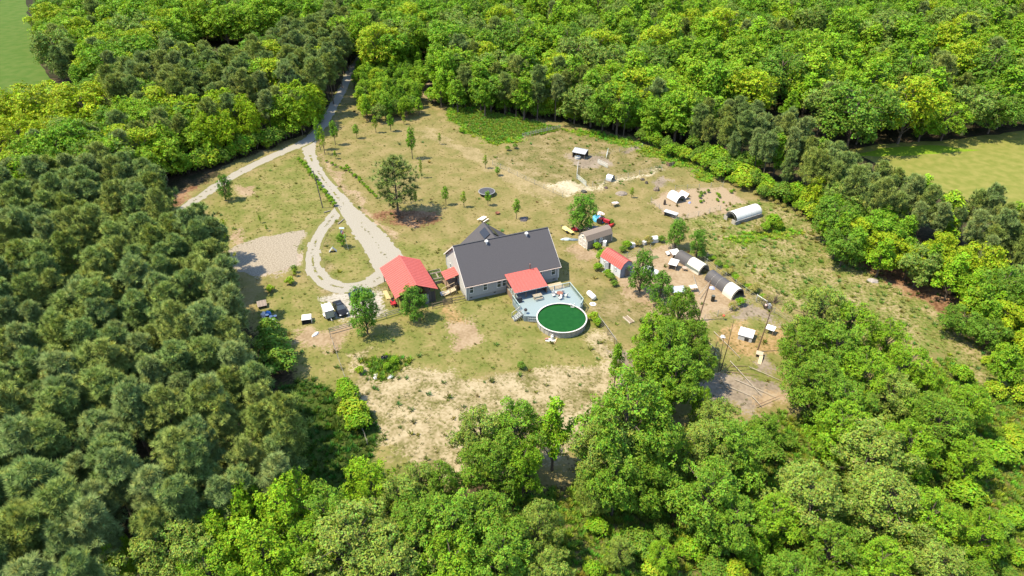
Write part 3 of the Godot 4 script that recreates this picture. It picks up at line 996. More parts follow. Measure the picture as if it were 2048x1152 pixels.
		for e in [[st, along], [st + fall, along], [st, fall], [st + along, fall]]:
			d.quad(e[0], e[0] + e[1], e[0] + e[1] - nn * 0.25, e[0] - nn * 0.25)
		part("skylight", d, mat(0.022, 0.024, 0.032, 0.25), o)
	# the small roof over the side steps
	var red := tin()
	var posts := mat(0.20, 0.135, 0.085)
	roof_slab(o, "porch_roof", Vector3(-0.02, 3.35, -7.4), Vector3(0, 0, 3.1), Vector3(-2.65, -0.65, 0), 0.08, red, 0.6)
	for z in [-7.25, -4.45]: part("porch_post", B.new().box(Vector3(-2.5, 1.4, z), Vector3(0.12, 2.7, 0.12)), posts, o)
	var dk := B.new()
	for i in 12: dk.box(Vector3(-1.3, 0.95, -7.2 + i * 0.245), Vector3(2.5, 0.04, 0.21))
	part("porch_deck", dk, posts, o)
	for s in [0, 1]:
		var sk := B.new()
		for i in 6: sk.box(Vector3(-1.3, 0.1 + i * 0.155, -4.35 if s == 0 else -7.3), Vector3(2.5, 0.135, 0.03))
		part("porch_skirting", sk, textured(Color(0.15, 0.09, 0.05), Color(0.27, 0.17, 0.09), 1.2), o)
	# the covered back porch on the pool deck
	roof_slab(o, "porch_roof", Vector3(7.72, 3.86, -0.3), Vector3(6.6, 0, 0), Vector3(0, -0.95, 5.2), 0.09, red, 0.6)
	part("porch_fascia", B.new().box(Vector3(11.02, 2.80, 4.90), Vector3(6.6, 0.16, 0.05)), mat(0.62, 0.60, 0.58), o)
	for x in [7.92, 10.0, 12.1, 14.2]:
		part("porch_post", B.new().box(Vector3(x, 1.9, 4.7), Vector3(0.13, 1.72, 0.13)), posts, o)
	var sc := B.new()
	for z in [0.6, 2.0, 3.4]: sc.box(Vector3(7.9, 2.1, z), Vector3(0.09, 2.2, 0.09))
	for y in [1.3, 2.1]: sc.box(Vector3(7.9, y, 2.3), Vector3(0.06, 0.09, 4.6))
	sc.box(Vector3(7.9, 0.6, 2.3), Vector3(0.06, 1.15, 4.6))
	part("porch_screen_wall", sc, mat(0.24, 0.165, 0.11), o)
	part("porch_screen_wall", B.new().box(Vector3(14.25, 1.9, 2.3), Vector3(0.06, 1.6, 4.4)), mat(0.13, 0.09, 0.07), o)
	part("back_door", B.new().box(Vector3(11.2, 2.2, 0.03), Vector3(0.95, 2.0, 0.06)), mat(0.3, 0.3, 0.3), o)

func tin() -> StandardMaterial3D:
	if not mats.has("tin"):
		var m := textured(Color(0.38, 0.080, 0.068), Color(0.52, 0.125, 0.104), 7.0, 0.03, 0.5, 0.0, 51)
		m.metallic_specular = 0.35
		mats.tin = m
	return mats.tin

func make_pavilion() -> void:
	var dir := Vector3(0.3986, 0, 0.9171)              # the ridge runs along this
	var c := (hit(758.9, 535.4, 3.0) + hit(876.6, 578.6, 3.0)) / 2
	c.y = 0
	var o := thing("pavilion", "open timber pavilion with red metal gable roof beside the gravel turning loop", "pavilion", c, atan2(dir.x, dir.z))
	var L := 11.4
	var W := 8.1
	var HE := 3.0
	var HR := 4.9
	var red := tin()
	var dark := mat(0.055, 0.045, 0.038)
	for s in [-1, 1]:
		roof_slab(o, "roof", Vector3(0, HR, -L / 2), Vector3(0, 0, L), Vector3(s * W / 2, HE - HR, 0), 0.08, red, 0.6)
		for z in [-5.2, -1.8, 1.7, 5.2]:
			part("post", B.new().box(Vector3(s * (W / 2 - 0.55), 1.5, z), Vector3(0.16, 3.1, 0.16)), mat(0.10, 0.075, 0.055), o)
		part("eave_beam", B.new().bar(Vector3(s * (W / 2 - 0.55), 3.02, -5.4), Vector3(s * (W / 2 - 0.55), 3.02, 5.4), 0.1, 0.22), dark, o)
	part("ridge_cap", B.new().bar(Vector3(0, HR + 0.03, -L / 2), Vector3(0, HR + 0.03, L / 2), 0.34, 0.05), red, o)
	for z in [-4.4, 0, 4.4]:
		var tr := B.new()
		tr.bar(Vector3(-3.5, 3.0, z), Vector3(3.5, 3.0, z), 0.08, 0.16)
		tr.bar(Vector3(-3.6, 3.05, z), Vector3(0, HR - 0.2, z), 0.08, 0.16)
		tr.bar(Vector3(3.6, 3.05, z), Vector3(0, HR - 0.2, z), 0.08, 0.16)
		part("truss", tr, dark, o)
	for i in 10:      # boards of the half-closed near end
		part("end_board", B.new().box(Vector3(0.3 + i * 0.33, 1.25, 5.2), Vector3(0.3, 2.3, 0.05)), [mat(0.06, 0.055, 0.055), mat(0.085, 0.075, 0.07), mat(0.05, 0.048, 0.05)][i % 3], o)
	part("end_door", B.new().box(Vector3(1.9, 1.05, 5.26), Vector3(0.8, 2.0, 0.05)), mat(0.20, 0.22, 0.21), o)
	# what is stored under it
	var t := thing("workbench", "dark workbench piled with tools under the pavilion's right eave", "workbench", o.transform * Vector3(2.9, 0, 1.5), o.rotation.y)
	part("bench_top", B.new().box(Vector3(0, 0.88, 0), Vector3(0.8, 0.08, 3.2)), mat(0.16, 0.12, 0.08), t)
	for z in [-1.4, 1.4]: part("trestle", B.new().box(Vector3(0, 0.42, z), Vector3(0.7, 0.84, 0.1)), mat(0.12, 0.09, 0.06), t)
	var q := thing("lumber_stack", "stack of pale yellow planks beside the pavilion's left eave", "lumber", o.transform * Vector3(-4.3, 0, -0.4), o.rotation.y)
	for i in 8: part("plank", B.new().box(Vector3(-0.3 + (i % 4) * 0.2, 0.08 + (i / 4) * 0.07, rr(-0.1, 0.1)), Vector3(0.18, 0.06, 3.0)), [mat(0.5, 0.38, 0.17), mat(0.43, 0.34, 0.18)][i % 2], q)
	mower(o.transform * Vector3(-3.95, 0, 3.1), o.rotation.y, "red riding mower parked under the pavilion's left eave")

func mower(where: Vector3, turn: float, label: String) -> void:
	var t := thing("riding_mower", label, "mower", where, turn)
	part("hood", B.new().box(Vector3(0, 0.62, 0.55), Vector3(0.5, 0.4, 0.8)), mat(0.42, 0.03, 0.04, 0.35), t)
	part("mower_deck", B.new().box(Vector3(0, 0.25, -0.1), Vector3(1.05, 0.2, 0.9)), mat(0.36, 0.03, 0.035, 0.5), t)
	part("fender", B.new().box(Vector3(0, 0.52, -0.45), Vector3(0.85, 0.12, 0.8)), mat(0.40, 0.03, 0.04, 0.4), t)
	var s := B.new()
	s.box(Vector3(0, 0.68, -0.5), Vector3(0.42, 0.12, 0.42)).box(Vector3(0, 0.88, -0.72), Vector3(0.42, 0.4, 0.1))
	part("seat", s, mat(0.03, 0.03, 0.03), t)
	for x in [-1, 1]:
		part("wheel", B.new().tube(Vector3(x * 0.36, 0.25, -0.55), Vector3(x * 0.54, 0.25, -0.55), 0.25, 0.25, 12), mat(0.02, 0.02, 0.02), t)
		part("wheel", B.new().tube(Vector3(x * 0.3, 0.18, 0.7), Vector3(x * 0.44, 0.18, 0.7), 0.18, 0.18, 12), mat(0.02, 0.02, 0.02), t)

func make_deck_and_pool() -> void:
	var pc := hit(1123.3, 635.3, 1.25)
	pc.y = 0
	var R := 4.46
	var loc := house_axes.inverse() * (pc - A)
	var o := thing("pool_deck", "raised blue-grey deck with railings between house and round pool", "deck", A, deg_to_rad(HOUSE_TURN))
	var ring := PackedVector2Array()
	for i in 48: ring.append(Vector2(loc.x, loc.z) + Vector2.from_angle(TAU * i / 48) * (R + 0.03))
	var poly := PackedVector2Array([Vector2(7.5, 4.3), Vector2(7.98, 4.3), Vector2(7.98, 0.05), Vector2(14.15, 0.05), Vector2(14.15, 4.3), Vector2(19.2, 4.3), Vector2(19.1, 10.1), Vector2(18.2, 11.2), Vector2(10.0, 11.2), Vector2(7.5, 9.9)])
	var m := textured(Color(0.175, 0.230, 0.248), Color(0.235, 0.295, 0.310), 3.0, 0.03, 0.7, 0.0, 61)
	var cut := Geometry2D.clip_polygons(poly, ring)
	var n := 0
	var main := cut[0]
	for c in cut:
		if c.size() > main.size(): main = c
	part("deck_floor", B.new().slab(main, 1.08, 1.2), m, o)
	var sk := mat(0.22, 0.28, 0.31, 0.8)
	# skirting boards below, railings above
	for e in [[7.5, 4.3, 7.5, 9.9, 1, 0.62], [7.5, 9.9, 9.45, 11.05, 1, 0.0], [19.2, 4.3, 19.1, 10.1, 1, 1.0], [14.4, 4.3, 19.2, 4.3, 0, 1.0], [19.1, 10.1, 18.0, 11.3, 1, 1.0]]:
		var a := Vector3(e[0], 0, e[1])
		var z := Vector3(e[2], 0, e[3])
		var l := a.distance_to(z)
		if e[4]:
			var k := int(l / 0.3)
			for i in k:
				var p := a.lerp(z, (i + 0.5) / k)
				part("skirting_board", B.new().box(p + Vector3(0, 0.52, 0), Vector3(0.03, 1.06, 0.26), Basis(Vector3.UP, atan2((z - a).x, (z - a).z))), sk, o)
		var far: float = e[5]
		if far <= 0: continue
		z = a.lerp(z, far)
		l = a.distance_to(z)
		var rail := B.new()
		rail.bar(a + Vector3.UP * 2.12, z + Vector3.UP * 2.12, 0.12, 0.05)
		rail.bar(a + Vector3.UP * 1.35, z + Vector3.UP * 1.35, 0.05, 0.07)
		var rl := part("railing", rail, mat(0.33, 0.42, 0.42, 0.6), o)
		for i in int(l / 1.6) + 2:
			var p := a.lerp(z, minf(1.0, i * 1.6 / l))
			part("railing_post", B.new().box(p + Vector3.UP * 1.65, Vector3(0.1, 0.95, 0.1)), mat(0.25, 0.33, 0.34), rl)
		for i in int(l / 0.16):
			var p := a.lerp(z, (i + 0.5) / int(l / 0.16))
			part("baluster", B.new().box(p + Vector3.UP * 1.72, Vector3(0.035, 0.76, 0.035)), mat(0.22, 0.32, 0.32), rl)
	# gate panel at the pool's left shoulder
	var g := B.new()
	g.bar(Vector3(8.0, 0.95, 10.55), Vector3(9.4, 0.95, 11.2), 0.05, 0.08)
	g.bar(Vector3(8.0, 0.4, 10.55), Vector3(9.4, 0.4, 11.2), 0.05, 0.08)
	g.bar(Vector3(8.0, 0.3, 10.55), Vector3(8.0, 1.1, 10.55), 0.08, 0.08)
	g.bar(Vector3(9.4, 0.3, 11.2), Vector3(9.4, 1.1, 11.2), 0.08, 0.08)
	part("gate_frame", g, mat(0.45, 0.48, 0.48), o)
	# steps down to the grass on the left
	for i in 5:
		part("step", B.new().box(Vector3(7.3 - 0.3 * i - 0.15, 0.98 - 0.2 * i, 8.7), Vector3(0.3, 0.05, 1.2)), mat(0.25, 0.28, 0.29), o)
	for z in [8.1, 9.3]:
		var r := B.new()
		r.bar(Vector3(7.5, 1.1, z), Vector3(5.8, 0.05, z), 0.06, 0.24)
		r.bar(Vector3(7.5, 2.1, z), Vector3(5.8, 1.1, z), 0.09, 0.05)
		r.bar(Vector3(5.85, 0, z), Vector3(5.85, 1.12, z), 0.1, 0.1)
		r.bar(Vector3(6.65, 0.5, z), Vector3(6.65, 1.6, z), 0.05, 0.05)
		part("stair_rail", r, mat(0.40, 0.39, 0.37), o)
	# the pool
	var p := thing("above_ground_pool", "round above-ground pool full of deep green water", "pool", pc)
	var w := B.new()
	w.lathe(Vector3.ZERO, [[R - 0.12, -0.1], [R - 0.10, 1.28]], 64)
	part("pool_wall", w, textured(Color(0.36, 0.345, 0.31), Color(0.45, 0.43, 0.40), 2.0, 0.04, 0.5), p)
	var rim := B.new()
	rim.lathe(Vector3.ZERO, [[R - 0.13, 1.24], [R + 0.06, 1.24], [R + 0.06, 1.32], [R - 0.15, 1.32], [R - 0.15, 1.20]], 64)
	part("pool_rim", rim, mat(0.62, 0.58, 0.55, 0.5), p)
	var inner := B.new()
	inner.lathe(Vector3.ZERO, [[R - 0.16, 1.24], [R - 0.16, 0.6]], 64)
	part("pool_liner", inner, mat(0.03, 0.05, 0.05, 0.5), p)
	for i in 26:
		var a := TAU * i / 26
		part("wall_upright", B.new().box(Vector3(cos(a) * (R - 0.06), 0.62, sin(a) * (R - 0.06)), Vector3(0.14, 1.24, 0.06), Basis(Vector3.UP, PI / 2 - a)), mat(0.38, 0.37, 0.35, 0.5), p)
	var wm := textured(Color(0.006, 0.058, 0.006), Color(0.010, 0.076, 0.010), 6.0, 0.01, 0.14, 0.4, 95)
	wm.metallic_specular = 0.25
	var wb := B.new()
	for i in 64: wb.tri(Vector3(0, 1.05, 0), Vector3(cos(TAU * i / 64) * (R - 0.17), 1.05, sin(TAU * i / 64) * (R - 0.17)), Vector3(cos(TAU * (i + 1) / 64) * (R - 0.17), 1.05, sin(TAU * (i + 1) / 64) * (R - 0.17)))
	part("water", wb, wm, p)
	var ld := Transform3D(Basis(Vector3.UP, 0), Vector3(2.2, 0, -3.75))
	var lad := B.new()
	lad.t = ld
	for x in [-0.3, 0.3]: lad.limb([Vector3(x, 0.9, 0.35), Vector3(x, 1.7, 0.3), Vector3(x, 1.75, 0), Vector3(x, 1.2, -0.4)], 0.035, 0.035, 6)
	for y in [1.0, 1.15]: lad.box(Vector3(0, y, 0.35), Vector3(0.6, 0.04, 0.12))
	part("pool_ladder", lad, mat(0.78, 0.78, 0.72, 0.4), p)
	# pump and filter by the near side
	var f := thing("pool_pump", "white sand filter and pump on boards at the pool's near edge", "pool pump", hit(1101, 681))
	part("filter_tank", B.new().lathe(Vector3(0.3, 0.15, -0.3), [[0, 0.0], [0.26, 0.05], [0.3, 0.3], [0.26, 0.6], [0.1, 0.72], [0.1, 0.9], [0, 0.92]], 12), mat(0.6, 0.6, 0.58, 0.5), f)
	part("pump_motor", B.new().tube(Vector3(-0.4, 0.3, -0.2), Vector3(-0.95, 0.3, -0.05), 0.15, 0.13, 10), mat(0.45, 0.20, 0.16, 0.5), f)
	part("base_board", B.new().box(Vector3(0, 0.07, 0), Vector3(1.7, 0.1, 0.9), Basis(Vector3.UP, -0.2)), mat(0.55, 0.55, 0.52), f)
	part("base_board", B.new().bar(Vector3(0.6, 0.06, 0.85), Vector3(1.15, 0.06, -0.6), 0.2, 0.1), mat(0.55, 0.36, 0.17), f)
	# things on the deck
	var tb := thing("patio_table", "brown patio table on the blue-grey deck by the far railing", "table", hp(16.0, 6.6, 1.2))
	part("table_top", B.new().lathe(Vector3(0, 0.7, 0), [[0, 0], [0.62, 0], [0.62, 0.05], [0, 0.05]], 14), mat(0.22, 0.09, 0.06), tb)
	part("leg", B.new().tube(Vector3(0, 0, 0), Vector3(0, 0.7, 0), 0.06, 0.06, 8), mat(0.1, 0.1, 0.1), tb)
	var k := 0
	for q in [[14.9, 6.3, 0.4, "nearest the porch"], [15.5, 5.7, 1.6, "on the house side"], [16.9, 6.0, 3.2, "nearest the far corner"], [17.0, 7.3, 4.0, "on the pool side"], [15.6, 7.6, 5.4, "towards the middle of the deck"]]:
		chair(hp(q[0], q[1], 1.2), q[2], "white patio chair beside the brown deck table, %s" % q[3], "patio chairs on the deck")
	var bt := thing("dining_set", "slatted wooden table with benches at the porch edge of the deck", "table", hp(11.9, 5.7, 1.2), deg_to_rad(HOUSE_TURN))
	for i in 5: part("slat", B.new().box(Vector3(0, 0.72, -0.36 + i * 0.18), Vector3(1.7, 0.04, 0.15)), mat(0.32, 0.27, 0.20), bt)
	for x in [-0.7, 0.7]: part("leg", B.new().box(Vector3(x, 0.35, 0), Vector3(0.08, 0.7, 0.7)), mat(0.28, 0.24, 0.18), bt)
	for z in [-0.75, 0.75]: part("bench", B.new().box(Vector3(0, 0.42, z), Vector3(1.6, 0.05, 0.28)), mat(0.30, 0.26, 0.2), bt)
	var fire := thing("barbecue", "black kettle barbecue on the deck's near left corner", "barbecue", hp(8.0, 9.3, 1.2))
	part("bowl", B.new().lathe(Vector3(0, 0.55, 0), [[0, 0], [0.25, 0.08], [0.33, 0.25], [0.26, 0.42], [0, 0.5]], 12), mat(0.03, 0.02, 0.02, 0.4), fire)
	for i in 3: part("leg", B.new().tube(Vector3(cos(i * 2.1) * 0.3, 0, sin(i * 2.1) * 0.3), Vector3(cos(i * 2.1) * 0.15, 0.6, sin(i * 2.1) * 0.15), 0.02, 0.02, 5), mat(0.1, 0.1, 0.1), fire)
	var gr := thing("gas_grill", "dark covered grill against the deck's left railing by the porch", "grill", hp(8.2, 5.6, 1.2), 0.4)
	part("cabinet", B.new().box(Vector3(0, 0.4, 0), Vector3(1.2, 0.8, 0.55)), mat(0.05, 0.04, 0.045, 0.5), gr)
	part("hood", B.new().tube(Vector3(-0.45, 0.85, 0), Vector3(0.45, 0.85, 0), 0.27, 0.27, 10), mat(0.03, 0.03, 0.035, 0.4), gr)
	var pl := B.new()
	for i in 9: pl.box(Vector3(16.4, 0.5, 1.6 + i * 0.22), Vector3(3.0, 0.05, 0.19))
	var ramp := thing("wooden_platform", "tan wooden landing between the deck's back railing and the house", "platform", A, deg_to_rad(HOUSE_TURN))
	for i in 9: part("plank", B.new().box(Vector3(16.6, 0.95, 2.0 + i * 0.235), Vector3(3.6, 0.05, 0.21)), [mat(0.42, 0.33, 0.21), mat(0.38, 0.30, 0.20)][i % 2], ramp)
	for x in [15.0, 18.2]: part("post", B.new().box(Vector3(x, 0.46, 3.0), Vector3(0.12, 0.94, 1.8)), mat(0.3, 0.23, 0.15), ramp)

func chair(where: Vector3, turn: float, label: String, group: String) -> void:
	var c := thing("patio_chair", label, "chair", where, turn, group)
	var m := mat(0.66, 0.62, 0.58, 0.5)
	part("seat", B.new().box(Vector3(0, 0.42, 0), Vector3(0.52, 0.05, 0.5)), m, c)
	part("backrest", B.new().box(Vector3(0, 0.7, -0.26), Vector3(0.52, 0.55, 0.05), Basis(Vector3.RIGHT, -0.2)), m, c)
	for x in [-0.22, 0.22]:
		for z in [-0.2, 0.2]: part("leg", B.new().box(Vector3(x, 0.2, z), Vector3(0.04, 0.42, 0.04)), m, c)

# a gambrel-roofed shed: x runs along the ridge, the door end is at -x
func gambrel(o: Node3D, L: float, W: float, he: float, wallm: Material, endm: Material, roofm: Material, lowm: Material, ribs := 0.0) -> void:
	var h1 := he + W * 0.28
	var hr := he + W * 0.42
	var q := W * 0.30
	var poly := PackedVector2Array([Vector2(-W / 2, 0), Vector2(-W / 2, he), Vector2(-q, h1), Vector2(0, hr), Vector2(q, h1), Vector2(W / 2, he), Vector2(W / 2, 0)])
	part("wall", B.new().prism(poly, -L / 2, L / 2), wallm, o)
	for s in [-1, 1]:
		roof_slab(o, "roof", Vector3(-L / 2 - 0.15, hr + 0.07, 0), Vector3(L + 0.3, 0, 0), Vector3(0, h1 - hr, s * q), 0.06, roofm, ribs)
		roof_slab(o, "lower_roof", Vector3(-L / 2 - 0.15, h1 + 0.07, s * q), Vector3(L + 0.3, 0, 0), Vector3(0, he - h1, s * (W / 2 - q)) * 1.12, 0.06, lowm, ribs)
		for x in [-L / 2, L / 2]:
			part("corner_board", B.new().box(Vector3(x, he / 2, s * W / 2), Vector3(0.12, he - 0.05, 0.12)), endm, o)
	var end := B.new()
	end.prism(poly, -L / 2 - 0.02, -L / 2 - 0.004)
	part("gable_end", end, endm, o)

func make_sheds() -> void:
	var a := hit(1174, 499)
	var b := hit(1223, 483)
	var dir := (b - a).normalized()
	var turn := atan2(-dir.z, dir.x)
	var n := Vector3(dir.z, 0, -dir.x)
	if n.z > 0: n = -n
	var W := 3.1
	var L := a.distance_to(b)
	var o := thing("garden_shed", "tan gambrel-roofed shed with white double door in its left end", "shed", (a + b) / 2 + n * W / 2, turn)
	var tan := textured(Color(0.20, 0.175, 0.14), Color(0.25, 0.215, 0.175), 2.0)
	gambrel(o, L, W, 1.95, tan, mat(0.60, 0.55, 0.48), textured(Color(0.19, 0.155, 0.13), Color(0.30, 0.25, 0.215), 1.2, 0.1, 0.95, 0.5, 71), textured(Color(0.17, 0.135, 0.11), Color(0.25, 0.20, 0.165), 1.2, 0.1, 0.95, 0.5, 72))
	for z in [-0.6, 0.6]:
		var dm := part("door", B.new().box(Vector3(-L / 2 - 0.05, 0.95, z), Vector3(0.05, 1.85, 1.1)), mat(0.50, 0.46, 0.41), o)
		var tr := B.new()
		for y in [0.1, 0.95, 1.8]: tr.box(Vector3(-L / 2 - 0.085, y, z), Vector3(0.03, 0.12, 1.1))
		for y in [-0.5, 0.5]: tr.box(Vector3(-L / 2 - 0.086, 0.95, z + y), Vector3(0.03, 1.8, 0.1))
		tr.bar(Vector3(-L / 2 - 0.09, 0.15, z - 0.45), Vector3(-L / 2 - 0.09, 1.75, z + 0.45), 0.03, 0.1)
		part("door_trim", tr, mat(0.74, 0.72, 0.69), dm)
	window(o, Vector3(-L / 2 - 0.03, 2.35, 0), 0.7, 0.6, -PI / 2, false)
	window(o, Vector3(0.25, 1.3, W / 2 + 0.012), 0.7, 1.0)
	window(o, Vector3(-1.3, 1.3, W / 2 + 0.012), 0.45, 1.0)
	# the white shed with the red roof: its long white side faces the yard's left
	a = hit(1201, 531)
	b = hit(1238.5, 556)
	dir = (b - a).normalized()
	n = Vector3(-dir.z, 0, dir.x)
	if n.x < 0: n = -n
	L = a.distance_to(b) + 0.2
	W = 3.3
	o = thing("garden_shed", "white gambrel shed with bright red metal roof and open side door", "shed", (a + b) / 2 + n * W / 2, atan2(-dir.z, dir.x))
	var pale := textured(Color(0.52, 0.55, 0.60), Color(0.62, 0.64, 0.67), 2.0)
	var flip := -1.0 if (Basis(Vector3.UP, o.rotation.y) * Vector3(0, 0, 1)).dot(n) > 0 else 1.0
	gambrel(o, L, W, 2.1, pale, mat(0.66, 0.68, 0.70), tin(), tin(), 0.5)
	part("gable_end", B.new().prism(PackedVector2Array([Vector2(-W / 2, 0), Vector2(-W / 2, 2.1), Vector2(-W * 0.3, 3.0), Vector2(0, 3.4), Vector2(W * 0.3, 3.0), Vector2(W / 2, 2.1), Vector2(W / 2, 0)]), L / 2 + 0.004, L / 2 + 0.02), mat(0.22, 0.25, 0.32), o)
	var face := flip * (W / 2 + 0.012)
	part("doorway", B.new().box(Vector3(-0.25, 0.95, face), Vector3(0.8, 1.9, 0.02)), mat(0.02, 0.02, 0.022), o)
	part("door", B.new().box(Vector3(-0.7, 0.95, face + flip * 0.3), Vector3(0.75, 1.85, 0.05), Basis(Vector3.UP, flip * 0.9)), mat(0.66, 0.66, 0.65), o)
	for x in [-1.7, 1.5]: window(o, Vector3(x, 1.45, face), 0.7, 0.7, 0.0 if flip > 0 else PI)
	part("door", B.new().box(Vector3(0.55, 0.95, face), Vector3(0.75, 1.85, 0.04)), mat(0.70, 0.70, 0.68), o)
	for i in 7: part("rack_shelf", B.new().box(Vector3(L / 2 + 0.16, 0.25 + i * 0.26, -flip * 0.2), Vector3(0.24, 0.03, 1.3)), mat(0.35, 0.25, 0.16), o)
	part("ramp", B.new().box(Vector3(-0.2, 0.06, face + flip * 0.7), Vector3(1.3, 0.08, 1.3), Basis(Vector3.RIGHT, flip * 0.1)), mat(0.5, 0.48, 0.44), o)

# a hoop house from a to b: arched cover in stretches of [from, to, material]
func hoop(label: String, a: Vector3, b: Vector3, W: float, H: float, covers: Array, side := 0.0, category := "hoop house") -> Node3D:
	var d := b - a
	var L := d.length()
	var o := thing("hoop_house", label, category, (a + b) / 2, atan2(-d.z, d.x))
	for c in covers:
		var m := B.new()
		var k := 14
		var x0: float = lerpf(-L / 2, L / 2, c[0])
		var x1: float = lerpf(-L / 2, L / 2, c[1])
		var n := maxi(1, int((x1 - x0) / 1.1))
		for j in n:
			for i in k:
				var p := PI * i / k
				var q := PI * (i + 1) / k
				var u0 := lerpf(x0, x1, j / float(n))
				var u1 := lerpf(x0, x1, (j + 1) / float(n))
				var e: float = c[3] if c.size() > 3 else 0.0
				var sag := func(u: float) -> float: return 1.0 + e + 0.025 * sin(u * 5.7) * (1.0 if absf(fmod(absf(u), 1.1) - 0.55) < 0.5 else 0.0)
				var f0: float = sag.call(u0)
				var f1: float = sag.call(u1)
				m.quad(Vector3(u0, side + sin(p) * (H - side) * f0, cos(p) * W / 2 * f0), Vector3(u1, side + sin(p) * (H - side) * f1, cos(p) * W / 2 * f1), Vector3(u1, side + sin(q) * (H - side) * f1, cos(q) * W / 2 * f1), Vector3(u0, side + sin(q) * (H - side) * f0, cos(q) * W / 2 * f0))
		part("cover", m, c[2], o)
	for j in int(L / 1.4) + 1:
		var x := -L / 2 + 0.04 + (L - 0.08) * j / float(int(L / 1.4))
		var pts := []
		for i in 11: pts.append(Vector3(x, side + sin(PI * i / 10) * (H - side) * 0.975, cos(PI * i / 10) * W / 2 * 0.975))
		part("hoop", B.new().limb(pts, 0.03, 0.03, 5), mat(0.35, 0.33, 0.30, 0.5), o)
	for z in [-1, 1]: part("ground_beam", B.new().box(Vector3(0, 0.1, z * W / 2), Vector3(L, 0.2, 0.1)), mat(0.28, 0.2, 0.13), o)
	return o

func make_hoops() -> void:
	var black := textured(Color(0.050, 0.047, 0.050), Color(0.085, 0.08, 0.085), 2.5, 0.03, 0.7, 0.0, 81)
	var white := textured(Color(0.54, 0.55, 0.54), Color(0.68, 0.69, 0.68), 2.5, 0.02, 0.6, 0.0, 82)
	var cream := textured(Color(0.50, 0.48, 0.41), Color(0.64, 0.62, 0.54), 2.5, 0.02, 0.6, 0.0, 83)
	var o := hoop("long hoop house, black cover then white tarpaulin, behind the chicken yard", hit(1358, 516), hit(1408, 547), 2.9, 1.9, [[0, 0.55, black], [0.50, 0.98, cream, 0.04]])
	part("wire_side", B.new().box(Vector3(1.5, 0.5, 1.47), Vector3(3.6, 0.9, 0.02)), mat(0.16, 0.19, 0.17), o)
	hoop("long hoop house, black cover with cream tarpaulin on its near end", hit(1420, 557), hit(1476, 597), 3.0, 2.0, [[0, 0.97, black], [0.66, 0.98, cream, 0.035]])
	var w := hoop("white hoop house standing on a low grey block wall", hit(1458, 444), hit(1512, 427), 3.4, 2.4, [[0.06, 0.98, white]], 0.9)
	for z in [-1.75, 1.75]:
		var L := hit(1458, 444).distance_to(hit(1512, 427))
		for r in 3:
			for i in int(L / 0.62):
				part("wall_block", B.new().box(Vector3(-L / 2 + 0.31 + i * 0.62 + (0.2 if r % 2 else 0.0), 0.15 + r * 0.3, z), Vector3(0.59, 0.28, 0.24)), [mat(0.24, 0.23, 0.22), mat(0.29, 0.275, 0.26), mat(0.21, 0.2, 0.19)][rng.randi_range(0, 2)], w)
	for z in [-1.2, 1.2]: part("front_panel", B.new().box(Vector3(-hit(1458, 444).distance_to(hit(1512, 427)) / 2, 0.55, z), Vector3(0.08, 1.1, 0.95)), mat(0.38, 0.35, 0.31), w)
	var s := hoop("short silver hoop hut on the dirt pen, white sheet leaning on its right", hit(1342, 394), hit(1362, 405), 2.9, 1.8, [[0, 1, mat(0.55, 0.56, 0.57, 0.45)]])
	part("leaning_sheet", B.new().box(Vector3(0.1, 0.75, -2.0), Vector3(2.6, 0.03, 1.9), Basis(Vector3.RIGHT, 0.75)), mat(0.72, 0.72, 0.71, 0.4), s)
	hoop("small rounded tin hut on the paddock's near edge", hit(1215, 359), hit(1226, 362), 2.1, 1.5, [[0, 1, mat(0.50, 0.54, 0.58, 0.4, 0.3)]])

func lean_to(called: String, label: String, category: String, where: Vector3, turn: float, w: float, d: float, h: float, drop: float, roofm: Material, legs := true, walls: Material = null) -> Node3D:
	var o := thing(called, label, category, where, turn)
	roof_slab(o, "roof", Vector3(-w / 2, h, -d / 2), Vector3(w, 0, 0), Vector3(0, -drop, d), 0.05, roofm, 0.0)
	if legs:
		for x in [-1, 1]:
			for z in [-1, 1]: part("post", B.new().box(Vector3(x * (w / 2 - 0.15), (h - drop * (0.5 + 0.5 * z)) / 2 - 0.05, z * (d / 2 - 0.15)), Vector3(0.09, h - drop * (0.5 + 0.5 * z) - 0.08, 0.09)), mat(0.28, 0.2, 0.13), o)
	if walls:
		part("back_wall", B.new().box(Vector3(0, h / 2 - 0.05, -d / 2 + 0.2), Vector3(w - 0.3, h - 0.15, 0.05)), walls, o)
		part("side_wall", B.new().box(Vector3(-w / 2 + 0.2, (h - drop) / 2 - 0.03, 0), Vector3(0.05, h - drop - 0.05, d - 0.4)), walls, o)
	return o

